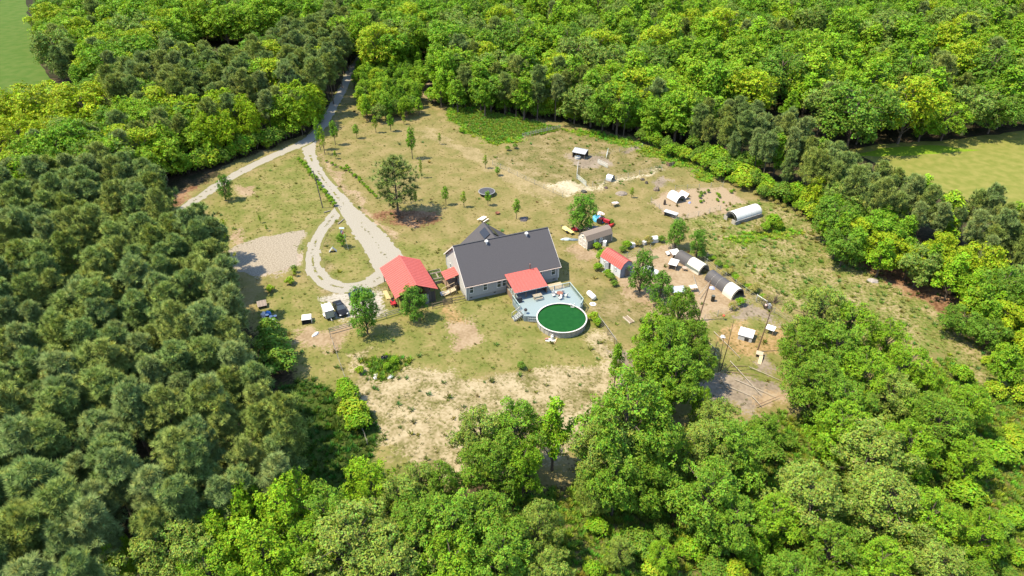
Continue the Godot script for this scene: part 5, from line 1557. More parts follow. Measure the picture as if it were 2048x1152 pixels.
func make_yard_things() -> void:
	var t := thing("trampoline", "round black trampoline with pale rim on the front lawn", "trampoline", hit(973.6, 389))
	part("mat", B.new().lathe(Vector3(0, 0.88, 0), [[0, 0], [1.86, 0]], 32), mat(0.045, 0.045, 0.055), t)
	part("spring_pad", B.new().lathe(Vector3(0, 0.9, 0), [[1.84, -0.01], [1.86, 0.03], [2.02, 0.03], [2.08, -0.06]], 32), mat(0.20, 0.20, 0.20), t)
	for i in 8: part("leg", B.new().tube(Vector3(cos(TAU * i / 8) * 2.0, 0, sin(TAU * i / 8) * 2.0), Vector3(cos(TAU * i / 8) * 1.95, 0.88, sin(TAU * i / 8) * 1.95), 0.03, 0.03, 6), mat(0.3, 0.3, 0.3, 0.4, 0.6), t)
	var f := thing("fire_bowl", "small rusty fire bowl on the front lawn", "fire bowl", hit(995, 428))
	part("bowl", B.new().lathe(Vector3.ZERO, [[0.2, 0], [0.5, 0.2], [0.55, 0.42], [0.5, 0.42], [0.3, 0.2], [0, 0.15]], 14), mat(0.20, 0.075, 0.04), f)
	var p := thing("picnic_table", "weathered white picnic table beyond the house's front wing", "picnic table", hit(966, 442), deg_to_rad(-35))
	for i in 4: part("plank", B.new().box(Vector3(-0.36 + i * 0.24, 0.75, 0), Vector3(0.22, 0.05, 1.9)), mat(0.66, 0.62, 0.54), p)
	for x in [-0.85, 0.85]: part("bench", B.new().box(Vector3(x, 0.45, 0), Vector3(0.28, 0.05, 1.9)), mat(0.62, 0.56, 0.50), p)
	for z in [-0.7, 0.7]: part("trestle", B.new().box(Vector3(0, 0.4, z), Vector3(1.6, 0.07, 0.1)), mat(0.3, 0.24, 0.18), p)
	var k := thing("propane_tank", "white propane tank on the grass right of the deck", "tank", hit(1183, 593), 0.0)
	var a := hit(1177, 585, 0.6) - hit(1183, 593)
	var b := hit(1189, 596, 0.6) - hit(1183, 593)
	var ax := (b - a).normalized()
	var bd := B.new()
	var prev := a - ax * 0.25
	for s in [[0.0, 0.28], [0.12, 0.45], [0.3, 0.52], [2.0, 0.52], [2.2, 0.45], [2.32, 0.28], [2.36, 0.0]]:
		var q: Vector3 = a + ax * (s[0] - 0.15)
		bd.tube(prev, q, bd.get_meta("r") if bd.has_meta("r") else 0.0, s[1], 14, false)
		bd.set_meta("r", s[1]); prev = q
	part("shell", bd, mat(0.76, 0.76, 0.73, 0.35), k)
	part("valve_dome", B.new().lathe((a + b) / 2 + Vector3.UP * 0.5, [[0.2, 0], [0.18, 0.14], [0, 0.2]], 10), mat(0.70, 0.70, 0.68, 0.4), k)
	for s in [0.2, 0.8]: part("saddle", B.new().box(a.lerp(b, s) - Vector3.UP * 0.4, Vector3(0.7, 0.4, 0.2), Basis(Vector3.UP, atan2(ax.x, ax.z))), mat(0.4, 0.4, 0.38), k)
	var dd := thing("white_dish", "round white dish lying on the grass in front of the propane tank", "dish", hit(1185.5, 609))
	part("rim", B.new().lathe(Vector3.ZERO, [[0.55, 0.0], [0.62, 0.12], [0.5, 0.10], [0.25, 0.08]], 16), mat(0.72, 0.70, 0.68), dd)
	part("middle", B.new().lathe(Vector3.ZERO, [[0.25, 0.08], [0.22, 0.3], [0, 0.32]], 10), mat(0.36, 0.32, 0.30), dd)
	# barrels in the pine shade
	var navy := mat(0.015, 0.022, 0.06, 0.4)
	var lid := mat(0.45, 0.48, 0.55, 0.4)
	var i := 0
	for q in [[544, 641, "behind, on the left"], [552, 640, "behind, on the right"], [540, 646, "leftmost"], [547, 648, "in the middle"], [552, 653, "nearest the yard"]]:
		barrel("navy_barrel", "navy blue barrel with pale lid under the pine edge, %s" % q[2], hit(q[0], q[1]), navy, lid, 0.95, 0.36, "navy barrels at the pine edge")
	barrel("navy_barrel", "dark barrel with white lid standing apart behind the barrel group", hit(536, 638), mat(0.02, 0.025, 0.04, 0.4), mat(0.6, 0.62, 0.65), 0.95, 0.36, "navy barrels at the pine edge")
	heap("blue_tarpaulin", "crumpled blue tarpaulin at the pine edge behind the navy barrels", "tarpaulin", hit(536, 630), Vector3(0.75, 0.8, 0.55), mat(0.02, 0.16, 0.48, 0.4), 13)
	heap("pale_sacks", "pale grey sacks left of the blue tarpaulin at the pine edge", "sacks", hit(528, 631), Vector3(0.55, 0.6, 1.0), mat(0.50, 0.47, 0.49, 0.6), 14)
	var rf := thing("low_shelter", "low brown board shelter in the pine shade behind the blue tarpaulin", "shelter", hit(525, 613), 0.4)
	for j in 6: part("roof_board", B.new().box(Vector3(-0.7 + j * 0.28, 0.7, 0), Vector3(0.26, 0.05, 1.7), Basis(Vector3.RIGHT, 0.15)), [mat(0.24, 0.19, 0.16), mat(0.20, 0.16, 0.135)][j % 2], rf)
	for x in [-0.7, 0.7]: part("side", B.new().box(Vector3(x, 0.3, 0), Vector3(0.06, 0.6, 1.4)), mat(0.08, 0.07, 0.06), rf)
	heap("white_sheet", "white plastic sheet lying in the grass in front of the truck topper", "sheet", hit(631, 669), Vector3(0.75, 0.3, 0.35), mat(0.72, 0.72, 0.74, 0.4), 15)
	heap("black_bag", "black rubbish bag in the weeds of the sandy yard, left of two", "bag", hit(766, 718), Vector3(0.45, 0.65, 0.4), mat(0.008, 0.008, 0.01, 0.25), 16)
	heap("black_bag", "black rubbish bag in the weeds of the sandy yard, right of two", "bag", hit(773, 717), Vector3(0.42, 0.6, 0.4), mat(0.008, 0.008, 0.01, 0.25), 17)
	heap("white_scrap", "white scrap in the sandy yard's weed patch, left of two", "scrap", hit(751, 752), Vector3(0.35, 0.2, 0.9), mat(0.62, 0.58, 0.60), 18)
	heap("white_scrap", "white scrap in the sandy yard's weed patch, right of two", "scrap", hit(781, 754), Vector3(0.5, 0.2, 0.4), mat(0.62, 0.62, 0.66), 19)
	# raised beds between the pavilion and the house
	var bx := hit(871, 552)
	for q in [[0.0, -0.9, 2.6, 1.0, "nearest the house's front"], [-0.55, 0.75, 1.3, 1.9, "nearest the pavilion"], [0.85, 0.75, 1.2, 1.9, "nearest the porch steps"], [0.1, 2.35, 2.6, 0.9, "nearest the yard"]]:
		var o := thing("raised_bed", "dark timber raised garden bed beside the porch, %s" % q[4], "garden bed", bx + house_axes * Vector3(q[0], 0, q[1]), deg_to_rad(HOUSE_TURN), "raised beds between pavilion and porch")
		for s in [-1, 1]:
			part("board", B.new().box(Vector3(0, 0.3, s * q[3] / 2), Vector3(q[2], 0.6, 0.08)), mat(0.33, 0.27, 0.22), o)
			part("board", B.new().box(Vector3(s * q[2] / 2, 0.3, 0), Vector3(0.08, 0.6, q[3] - 0.09)), mat(0.30, 0.25, 0.2), o)
		part("soil", B.new().box(Vector3(0, 0.2, 0), Vector3(q[2] - 0.1, 0.36, q[3] - 0.1)), mat(0.05, 0.035, 0.025), o)
		var pl := B.new()
		pl.tinted = true
		for j in 160: leaf(pl, Vector3(rr(-0.45, 0.45) * q[2], rr(0.38, 0.6), rr(-0.45, 0.45) * q[3]), (Vector3.UP + rnd_dir() * 0.6).normalized(), 0.16, Color(0.10, 0.16, 0.03))
		part("plants", pl, green, o).set_meta("kind", "stuff")
	var rp := thing("entry_ramp", "pale wooden ramp with rails leading to the red-roofed side porch", "ramp", hp(-1.4, -2.6), deg_to_rad(HOUSE_TURN))
	for j in 9: part("plank", B.new().box(Vector3(0.2 - j * 0.28, 0.9 - j * 0.085, -0.9), Vector3(0.26, 0.04, 1.2)), [mat(0.46, 0.38, 0.26), mat(0.41, 0.34, 0.24)][j % 2], rp)
	for z in [-1.5, -0.3]:
		part("handrail", B.new().bar(Vector3(0.4, 1.9, z), Vector3(-2.2, 1.1, z), 0.08, 0.08), mat(0.44, 0.35, 0.24), rp)
		for x in [0.3, -0.9, -2.1]: part("post", B.new().box(Vector3(x, 0.75 + x * 0.17, z), Vector3(0.09, 1.7 + x * 0.3, 0.09)), mat(0.4, 0.32, 0.22), rp)
	var bt := thing("white_tub", "long white tub on the grass in front of the side porch", "tub", hit(889, 589), deg_to_rad(HOUSE_TURN))
	var tb := B.new()
	tb.box(Vector3(0, 0.12, 0), Vector3(1.4, 0.1, 0.6))
	for s in [-1, 1]: tb.box(Vector3(0, 0.3, s * 0.33), Vector3(1.5, 0.45, 0.06)).box(Vector3(s * 0.74, 0.3, 0), Vector3(0.06, 0.45, 0.6))
	part("tub_shell", tb, mat(0.70, 0.69, 0.68, 0.35), bt)
	# the turning island
	var fl := thing("flag", "small flag on a thin white pole on the grass island", "flag", hit(697, 500))
	part("pole", B.new().tube(Vector3.ZERO, Vector3(-0.5, 4.6, 0), 0.03, 0.02, 6), mat(0.66, 0.66, 0.64, 0.4), fl)
	for q in [[0, mat(0.55, 0.06, 0.10)], [1, mat(0.68, 0.62, 0.62)], [2, mat(0.10, 0.10, 0.30)]]:
		part("cloth", B.new().box(Vector3(-0.62 - 0.2 * q[0] * 0.9, 4.15 + q[0] * 0.16, 0), Vector3(0.22, 0.75 - 0.1 * q[0], 0.03), Basis(Vector3.FORWARD, 0.4)), q[1], fl)
	var sg := thing("island_sign", "small pale blue board on a post behind the island bush", "sign", hit(686, 474))
	part("board", B.new().box(Vector3(0, 2.2, 0), Vector3(1.1, 0.35, 0.06), Basis(Vector3.RIGHT, -0.5)), mat(0.52, 0.62, 0.68), sg)
	part("post", B.new().box(Vector3(0, 1.0, 0), Vector3(0.08, 2.2, 0.08)), mat(0.3, 0.3, 0.3), sg)
	var af := thing("wishing_roof", "little grey A-shaped garden roof on the grass island", "garden ornament", hit(666, 503), 0.2)
	for s in [-1, 1]:
		var al := B.new()
		al.quad(Vector3(0, 1.0, -0.4), Vector3(0, 1.0, 0.4), Vector3(s * 0.8, 0.05, 0.45), Vector3(s * 0.8, 0.05, -0.45))
		part("roof_side", al, mat(0.30, 0.33, 0.33), af)
	part("post", B.new().box(Vector3(0.1, 0.45, 0.35), Vector3(0.09, 0.9, 0.09)), mat(0.3, 0.16, 0.08), af)
	for q in [[648, 425, 661, 421, "at the island's tip by the lane"], [676, 448, 688, 438, "on the island's upper left edge"]]:
		var pa := hit(q[0], q[1], 0.12)
		var pb := hit(q[2], q[3], 0.12)
		part("beam", B.new().bar(Vector3.ZERO, pb - pa, 0.2, 0.2), mat(0.22, 0.19, 0.16), thing("edging_timber", "dark timber laid as edging %s" % q[4], "timber", pa))
	# odds and ends of the paddocks
	var tw := thing("garden_table", "wooden frame table with white trays on the lawn left of the dirt pen", "table", hit(1230, 412), 0.5)
	part("table_top", B.new().box(Vector3(0, 0.8, 0), Vector3(1.6, 0.06, 1.2)), mat(0.34, 0.28, 0.22), tw)
	for x in [-0.7, 0.7]:
		for z in [-0.5, 0.5]: part("leg", B.new().box(Vector3(x, 0.4, z), Vector3(0.09, 0.8, 0.09)), mat(0.3, 0.24, 0.18), tw)
	for q in [[-0.3, -0.2], [0.3, 0.2]]: part("tray", B.new().box(Vector3(q[0], 0.88, q[1]), Vector3(0.7, 0.1, 0.5)), mat(0.60, 0.56, 0.64), tw)
	var cr := thing("brown_crate", "rusty brown crate at the paddock's right corner", "crate", hit(1341, 330), 0.5)
	for j in 5:
		part("slat", B.new().box(Vector3(0, 0.12 + j * 0.2, 0.55), Vector3(2.0, 0.16, 0.05)), mat(0.16, 0.085, 0.055), cr)
		part("slat", B.new().box(Vector3(-1.0, 0.12 + j * 0.2, 0), Vector3(0.05, 0.16, 1.05)), mat(0.16, 0.085, 0.055), cr)
	part("crate_floor", B.new().box(Vector3(0, 0.06, 0), Vector3(1.9, 0.1, 1.0)), mat(0.08, 0.05, 0.04), cr)
	for q in [["brush_heap", "low heap of grey cut brush on the lawn by the small yellow tree", 1243, 388, 1.4, 0.5, 0.20, 0.165, 0.13, 23], ["brush_heap", "brown heap of dead brush beside the grey pit on the pasture", 1313, 380, 0.9, 0.9, 0.15, 0.115, 0.085, 24], ["dark_stump", "dark stump left of the silver hoop hut", 1329, 409, 0.35, 1.3, 0.03, 0.02, 0.018, 25], ["dark_stump", "dark low stump left of the grey pit, right of two", 1293, 367, 0.4, 0.7, 0.05, 0.04, 0.03, 26], ["dark_stump", "dark low stump left of the grey pit, left of two", 1285, 360, 0.6, 0.5, 0.07, 0.055, 0.04, 27], ["green_tarpaulin", "dark green tarpaulin under the trees right of the ramped box", 1611, 715, 1.3, 0.8, 0.012, 0.13, 0.09, 28], ["white_board", "white panel lying under the trees right of the white lean-to", 1578, 655, 0.35, 0.5, 0.72, 0.72, 0.72, 29], ["white_board", "small white scrap by the left dead stem in the straw pen", 1446, 674, 0.45, 0.3, 0.72, 0.72, 0.72, 30], ["blue_tub", "blue and white tub near the upright black barrel", 1424, 577, 0.55, 0.4, 0.35, 0.40, 0.62, 31], ["blue_tub", "small blue tub right of the silver hoop hut", 1379, 406, 0.4, 0.35, 0.26, 0.30, 0.5, 32], ["rubber_ring", "dark low ring of rubble under the small lawn tree", 1048, 439, 1.1, 0.35, 0.06, 0.05, 0.06, 33], ["rusty_drum", "dark rusty drum on the grass below the paddock gate", 1212, 376, 0.6, 0.35, 0.06, 0.035, 0.03, 34], ["dark_trough", "dark trough outside the paddock's near sandy corner", 1168, 384, 0.8, 0.5, 0.03, 0.03, 0.025, 35], ["rubble_heap", "low grey rubble heap out on the back pasture", 1745, 562, 1.0, 0.4, 0.30, 0.27, 0.26, 40]]:
		heap(q[0], q[1], (q[0] as String).replace("_", " ").split(" ")[1], hit(q[2], q[3]), Vector3(q[4], q[5], q[4] * 0.8), mat(q[6], q[7], q[8], 0.7), q[9])
	for q in [["white bin among the dry weeds, left of three behind the red-roofed shed", 1265, 493, 1.0, 0.9, 0.70], ["white covered frame among the dry weeds, right of three behind the red-roofed shed", 1308, 483, 1.5, 1.0, 0.72], ["grey bin among the dry weeds, middle of three behind the red-roofed shed", 1288, 489, 0.8, 0.8, 0.42], ["white box behind the red-roofed shed's far end", 1209, 491, 0.8, 1.1, 0.74]]:
		var wb := thing("white_bin", q[0], "bin", hit(q[1], q[2]), q[1] * 0.37)
		part("body", B.new().box(Vector3(0, q[4] * 0.45, 0), Vector3(q[3], q[4] * 0.9, q[3] * 0.8)), mat(q[5], q[5], q[5], 0.5), wb)
		part("lid", B.new().box(Vector3(0.03, q[4] * 0.94, 0), Vector3(q[3] * 1.08, q[4] * 0.07, q[3] * 0.88), Basis(Vector3.RIGHT, 0.06)), mat(q[5] * 1.03, q[5] * 1.03, q[5] * 1.02, 0.4), wb)
	barrel("black_barrel", "upright black barrel in the chicken yard by the near hoop house", hit(1425, 602), mat(0.01, 0.012, 0.01, 0.5), mat(0.08, 0.09, 0.08), 1.2, 0.36)
	var fd := thing("orange_feeder", "small orange feeder hanging on the straw pen's far fence", "feeder", hit(1446, 640))
	part("tray", B.new().lathe(Vector3(0, 0.9, 0), [[0.05, 0.3], [0.22, 0.2], [0.25, 0], [0, 0]], 10), mat(0.5, 0.10, 0.05), fd)
	part("stake", B.new().tube(Vector3.ZERO, Vector3(0, 1.2, 0), 0.03, 0.03, 5), mat(0.2, 0.2, 0.2), fd)
	var wf := thing("waterer", "white and pink jug by the straw pen's far corner rail", "waterer", hit(1537, 616))
	part("jug", B.new().lathe(Vector3.ZERO, [[0.4, 0], [0.42, 0.7], [0.2, 0.95], [0, 0.98]], 12), mat(0.50, 0.54, 0.60, 0.4), wf)
	part("cap", B.new().lathe(Vector3(-0.6, 0.6, 0.1), [[0, 0], [0.3, 0.05], [0.3, 0.25], [0, 0.3]], 10), mat(0.62, 0.46, 0.44), wf)
	for q in [[1213, 662, "left"], [1256, 634, "right"]]: pass
	var gb := thing("garden_bed", "small weedy bed edged with pale boards on the lawn right of the pool", "garden bed", hit(1257, 640), 0.5)
	for s in [-1, 1]: part("board", B.new().box(Vector3(s * 0.45, 0.12, 0), Vector3(0.08, 0.24, 2.2)), mat(0.5, 0.44, 0.36), gb)
	part("soil", B.new().box(Vector3(0, 0.08, 0), Vector3(0.8, 0.14, 2.1)), mat(0.2, 0.15, 0.1), gb)
	var pt := thing("slatted_pallet", "flat green wooden frame on the chicken yard's dirt", "frame", hit(1309, 515), 0.35)
	for j in 5: part("slat", B.new().box(Vector3(0, 0.06, -0.4 + j * 0.2), Vector3(1.7, 0.05, 0.12)), mat(0.14, 0.19, 0.06), pt)
# ------------------------------------------------------------------ planting plan
func stand(kind: String, which: int, called: String, u: float, v: float, h: float, w := 1.0, lean := Vector3.ZERO) -> Node3D:   # planted at a spot on the ground
	return plant(kind, which, called, hit(u, v), h, w, lean)

func named(o: Node3D, label: String, category: String, group := "") -> void:
	o.set_meta("label", label)
	o.set_meta("category", category)
	if group: o.set_meta("group", group)
	if o.has_meta("look"): o.remove_meta("look")

func crown_at(kind: String, which: int, called: String, u: float, v: float, h: float, w := 1.0) -> Node3D:   # planted under a tree top seen at u, v
	var p := hit(u, v, h)
	p.y = 0
	return plant(kind, which, called, p, h, w)

func plant_yard() -> void:
	for e in [
		[714, 277, 4.6, 0, 0.9, "young lawn tree, leftmost of the row by the thicket"], [752, 266, 5.6, 2, 0.8, "narrow young lawn tree, second of the row by the thicket"], [782, 263, 5.6, 0, 0.85, "full young lawn tree, third of the row by the thicket"],
		[808, 249, 3.2, 2, 1.1, "thin sparse lawn tree, rightmost of the row by the thicket"], [825, 318, 9.5, 0, 0.62, "tall twin-crowned lawn tree left of the track"], [843, 356, 5.4, 2, 0.5, "vine-clad slim column tree on the front lawn"],
		[641, 300, 9.8, 0, 0.52, "tall slim tree at the gravel fork, left of three"], [650, 309, 8.5, 2, 0.6, "leafy tree at the gravel fork, nearest of three"], [671, 290, 7.5, 0, 0.7, "rounder tree at the gravel fork, right of three"],
		[671, 318, 2.6, 2, 1.1, "little sapling on the lawn below the gravel fork"], [892, 410, 5.2, 0, 0.75, "upright green lawn tree beyond the house, left of the trampoline"], [928, 415, 4.4, 2, 0.9, "paler lawn tree between the upright tree and the trampoline"],
		[976, 411, 4.0, 0, 0.9, "small lawn tree in front of the trampoline"], [1033, 438, 5.4, 0, 0.75, "lawn tree with a dark ring at its foot"], [971, 337, 4.0, 2, 0.9, "sparse lawn tree left beside the mown track"], [995, 351, 2.6, 0, 1.3, "low umbrella-shaped lawn tree beside the mown track"],
		[880, 289, 3.6, 2, 0.8, "thin bent lawn tree near the pale track"], [1263, 396, 2.9, 2, 1.0, "little yellowish tree beside the cut brush"], [832, 413, 4.6, 0, 0.5, "slim green tree right of the lone big pine"],
		[1162, 466, 9.6, 1, 1.0, "big round yard tree behind the tan shed"], [1350, 497, 7.2, 1, 0.85, "round tree beside the far hoop house, left of two"], [1392, 516, 7.0, 1, 0.78, "round tree behind the far hoop house, right of two"],
		[1279, 586, 9.6, 1, 0.72, "tall leafy tree at the red-roofed shed's near corner"], [1317, 607, 7.0, 1, 0.95, "dense dark feathery tree in front of the chicken yard"], [736, 668, 10.0, 1, 0.80, "big leafy yard tree right of the black sedan"], [829, 640, 7.4, 1, 0.9, "round leafy tree in front of the red-roofed pavilion"],
		[451, 401, 7.0, 1, 0.72, "lone leaning tree beside the upper gravel lane"], [521, 446, 2.2, 2, 0.9, "tiny sapling on the mown field left of the driveway"], [534, 462, 1.8, 2, 0.9, "tiny light sapling nearest the mulched plot"], [685, 494, 3.4, 1, 1.0, "leafy young tree on the grass island"],
		[590, 545, 1.8, 1, 1.0, "small dark tree at the mulched plot's near right corner"], [590, 553, 1.9, 2, 1.2, "small pale tree in front of the mulched plot"],
	]:
		named(stand("low" if e[2] > 6.9 and e[3] == 1 else "yard", int(e[0]) % 2 if e[2] > 6.9 and e[3] == 1 else e[3], "young_tree", e[0], e[1], e[2], e[4], Vector3(0, 0, -0.16) if e[0] == 451 else Vector3.ZERO), e[5], "tree")
	named(stand("lone", 0, "pine_tree", 797, 430, 13.2, 1.6), "lone big pine on the lawn beside the driveway, brown needles at its foot", "pine")
	named(stand("slim", 3, "vine_column", 1228, 772, 9.0, 0.55), "narrow vine-wrapped tree on the fence right of the sandy yard", "tree")
	named(stand("slim", 0, "slender_tree", 1104, 940, 13.5, 0.75), "slender tree standing in front of the sandy yard", "tree")
	# clipped and loose rows of shrubs
	for e in [[600, 322, 670, 412, 17, 1.1, "hedge along the gravel driveway"], [692, 336, 754, 396, 16, 0.8, "thin lawn hedge right of the driveway"], [655, 325, 690, 342, 5, 0.8, "loose row above the thin hedge"]]:
		for i in e[4]:
			var f: float = i / float(e[4] - 1)
			named(stand("bush", 0, "hedge_shrub", lerpf(e[0], e[2], f) + rr(-2, 2), lerpf(e[1], e[3], f) + rr(-1, 1), e[5] * rr(0.8, 1.3), 0.9), "green shrub of the %s, %s from the far end" % [e[6], ordinal(i + 1)], "shrub", e[6])
	for e in [
		[541, 583, 1.3, 1, "round yellow-green shrub in the grass left of the turning loop, left of two"], [580, 568, 1.5, 1, "round yellow-green shrub in the grass left of the turning loop, right of two"], [1205, 522, 2.6, 0, "tall tangled shrub left of the red-roofed shed"], [1196, 540, 1.6, 0, "low shrub at the red-roofed shed's left"],
		[1222, 560, 1.5, 2, "dark green clump in front of the red-roofed shed's door"], [1214, 551, 1.4, 0, "leafy clump by the red-roofed shed's ramp"], [1228, 572, 1.3, 2, "round dark shrub on the garden slope below the red-roofed shed"], [1193, 498, 1.5, 0, "flowering shrub at the tan shed's front wall"],
		[1253, 496, 1.7, 0, "grey-green shrub right of the tan shed"], [1245, 504, 1.4, 2, "silvery low shrub behind the red-roofed shed"], [1275, 492, 1.6, 3, "dry brown shrub among the white bins"], [1297, 487, 1.8, 3, "dry tangled weeds right of the white bins"], [1322, 484, 1.5, 2, "green-grey shrub nearest the round hoop-house tree"],
		[1222, 449, 1.3, 2, "round lone shrub right of the red tractor"], [1543, 455, 3.2, 0, "big bright shrub clump on the pasture near the white hoop house"], [1530, 462, 2.0, 0, "lower shrub left of the big pasture clump"], [1556, 458, 2.0, 1, "shrub right of the big pasture clump"], [1515, 466, 1.6, 3, "dry tawny shrub left of the pasture clump"],
		[720, 745, 1.2, 1, "weed clump in the sandy yard, left of the bags"], [790, 728, 1.4, 0, "leafy clump right of the black bags"], [775, 738, 1.2, 0, "leafy clump below the black bags"], [1042, 737, 1.3, 2, "single dark weed clump in the yard below the pool"], [1195, 650, 1.4, 0, "leafy shrub at the pool's right edge"], [1186, 640, 1.6, 1, "tall weed at the pool's right edge beside the deck"],
		[700, 800, 3.0, 0, "shrub on the wire fence left of the sandy yard, upper"], [712, 835, 3.4, 1, "shrub on the wire fence left of the sandy yard, middle"], [720, 858, 3.0, 0, "shrub on the wire fence left of the sandy yard, lower"], [690, 780, 2.2, 0, "shrub on the wire fence left of the sandy yard, topmost"],
		[1016, 301, 1.3, 2, "green weed clump inside the paddock's far left corner"], [1030, 297, 1.4, 2, "taller weed clump inside the paddock's far left corner"], [925, 266, 1.3, 0, "dark weed clump at the meadow strip's near edge"], [925, 213, 1.6, 0, "dark weed clump at the meadow strip's far end"], [1480, 610, 1.6, 0, "leafy clump at the near end of the near hoop house"], [1463, 618, 1.4, 3, "dry clump at the near hoop house's mouth"],
	]:
		named(stand("bush", e[3], "shrub", e[0], e[1], e[2], 1.0), e[4], "shrub")
	for e in [[1530, 618, "leafless grey bush behind the leaning dead trunk"], [1548, 606, "leafless grey bush at the pasture edge by the white rail"]]:
		named(stand("bare", 0, "bare_bush", e[0], e[1], 2.4), e[2], "shrub")
	for i in 16:
		enlist(stand("bush", [2, 0][i % 2], "shrub", rr(1395, 1470), rr(382, 408), rr(0.5, 0.9), 1.0), "weed clump", "weed clump", "weed clumps on the dirt pen")
	# dry tawny strip behind the hoop houses, and the bright fringe below the pines
	for i in 22:
		var f := i / 21.0
		enlist(stand("bush", [3, 3, 2, 0][i % 4], "shrub", lerpf(1400, 1530, f) + rr(-5, 8), lerpf(512, 604, f) + rr(-6, 3), rr(0.8, 1.5), 1.1), "shrub", "shrub", "shrubs behind the hoop houses")
	for i in 58:
		var f := i / 57.0
		var u := lerpf(1290, 1660, f)
		var v := lerpf(287, 446, f * 0.9 + 0.1 * f * f)
		enlist(stand("bush", [0, 1, 2, 0][rng.randi_range(0, 3)], "shrub", u + rr(-18, 14), v + rr(-11, 6), rr(1.6, 4.6), rr(0.8, 1.2)), "shrub", "shrub", "bright shrubs fringing the pine strip")
	for e in [[352, 356, 645, 246, 30, "trees left of the lane"], [862, 208, 1290, 268, 46, "big wood"], [1390, 312, 1500, 350, 10, "pine strip"]]:
		for i in e[4]:
			var f: float = i / float(e[4] - 1)
			enlist(stand("bush", [0, 2, 2, 0, 1][rng.randi_range(0, 4)], "shrub", lerpf(e[0], e[2], f) + rr(-6, 6), lerpf(e[1], e[3], f) + sin(f * PI) * (-4.0 if e[0] == 862 else 10.0) + rr(-9, 1), rr(2.5, 5.5), rr(0.8, 1.1)), "shrub", "shrub", "shrubs at the foot of the %s" % e[5])
	for i in 16:
		var f := i / 15.0
		enlist(stand("bush", 3, "shrub", lerpf(1450, 1640, f) + rr(-6, 6), lerpf(358, 448, f) + rr(-3, 5), rr(0.6, 1.1), 1.2), "shrub", "shrub", "dry shrubs along the pasture's far edge")

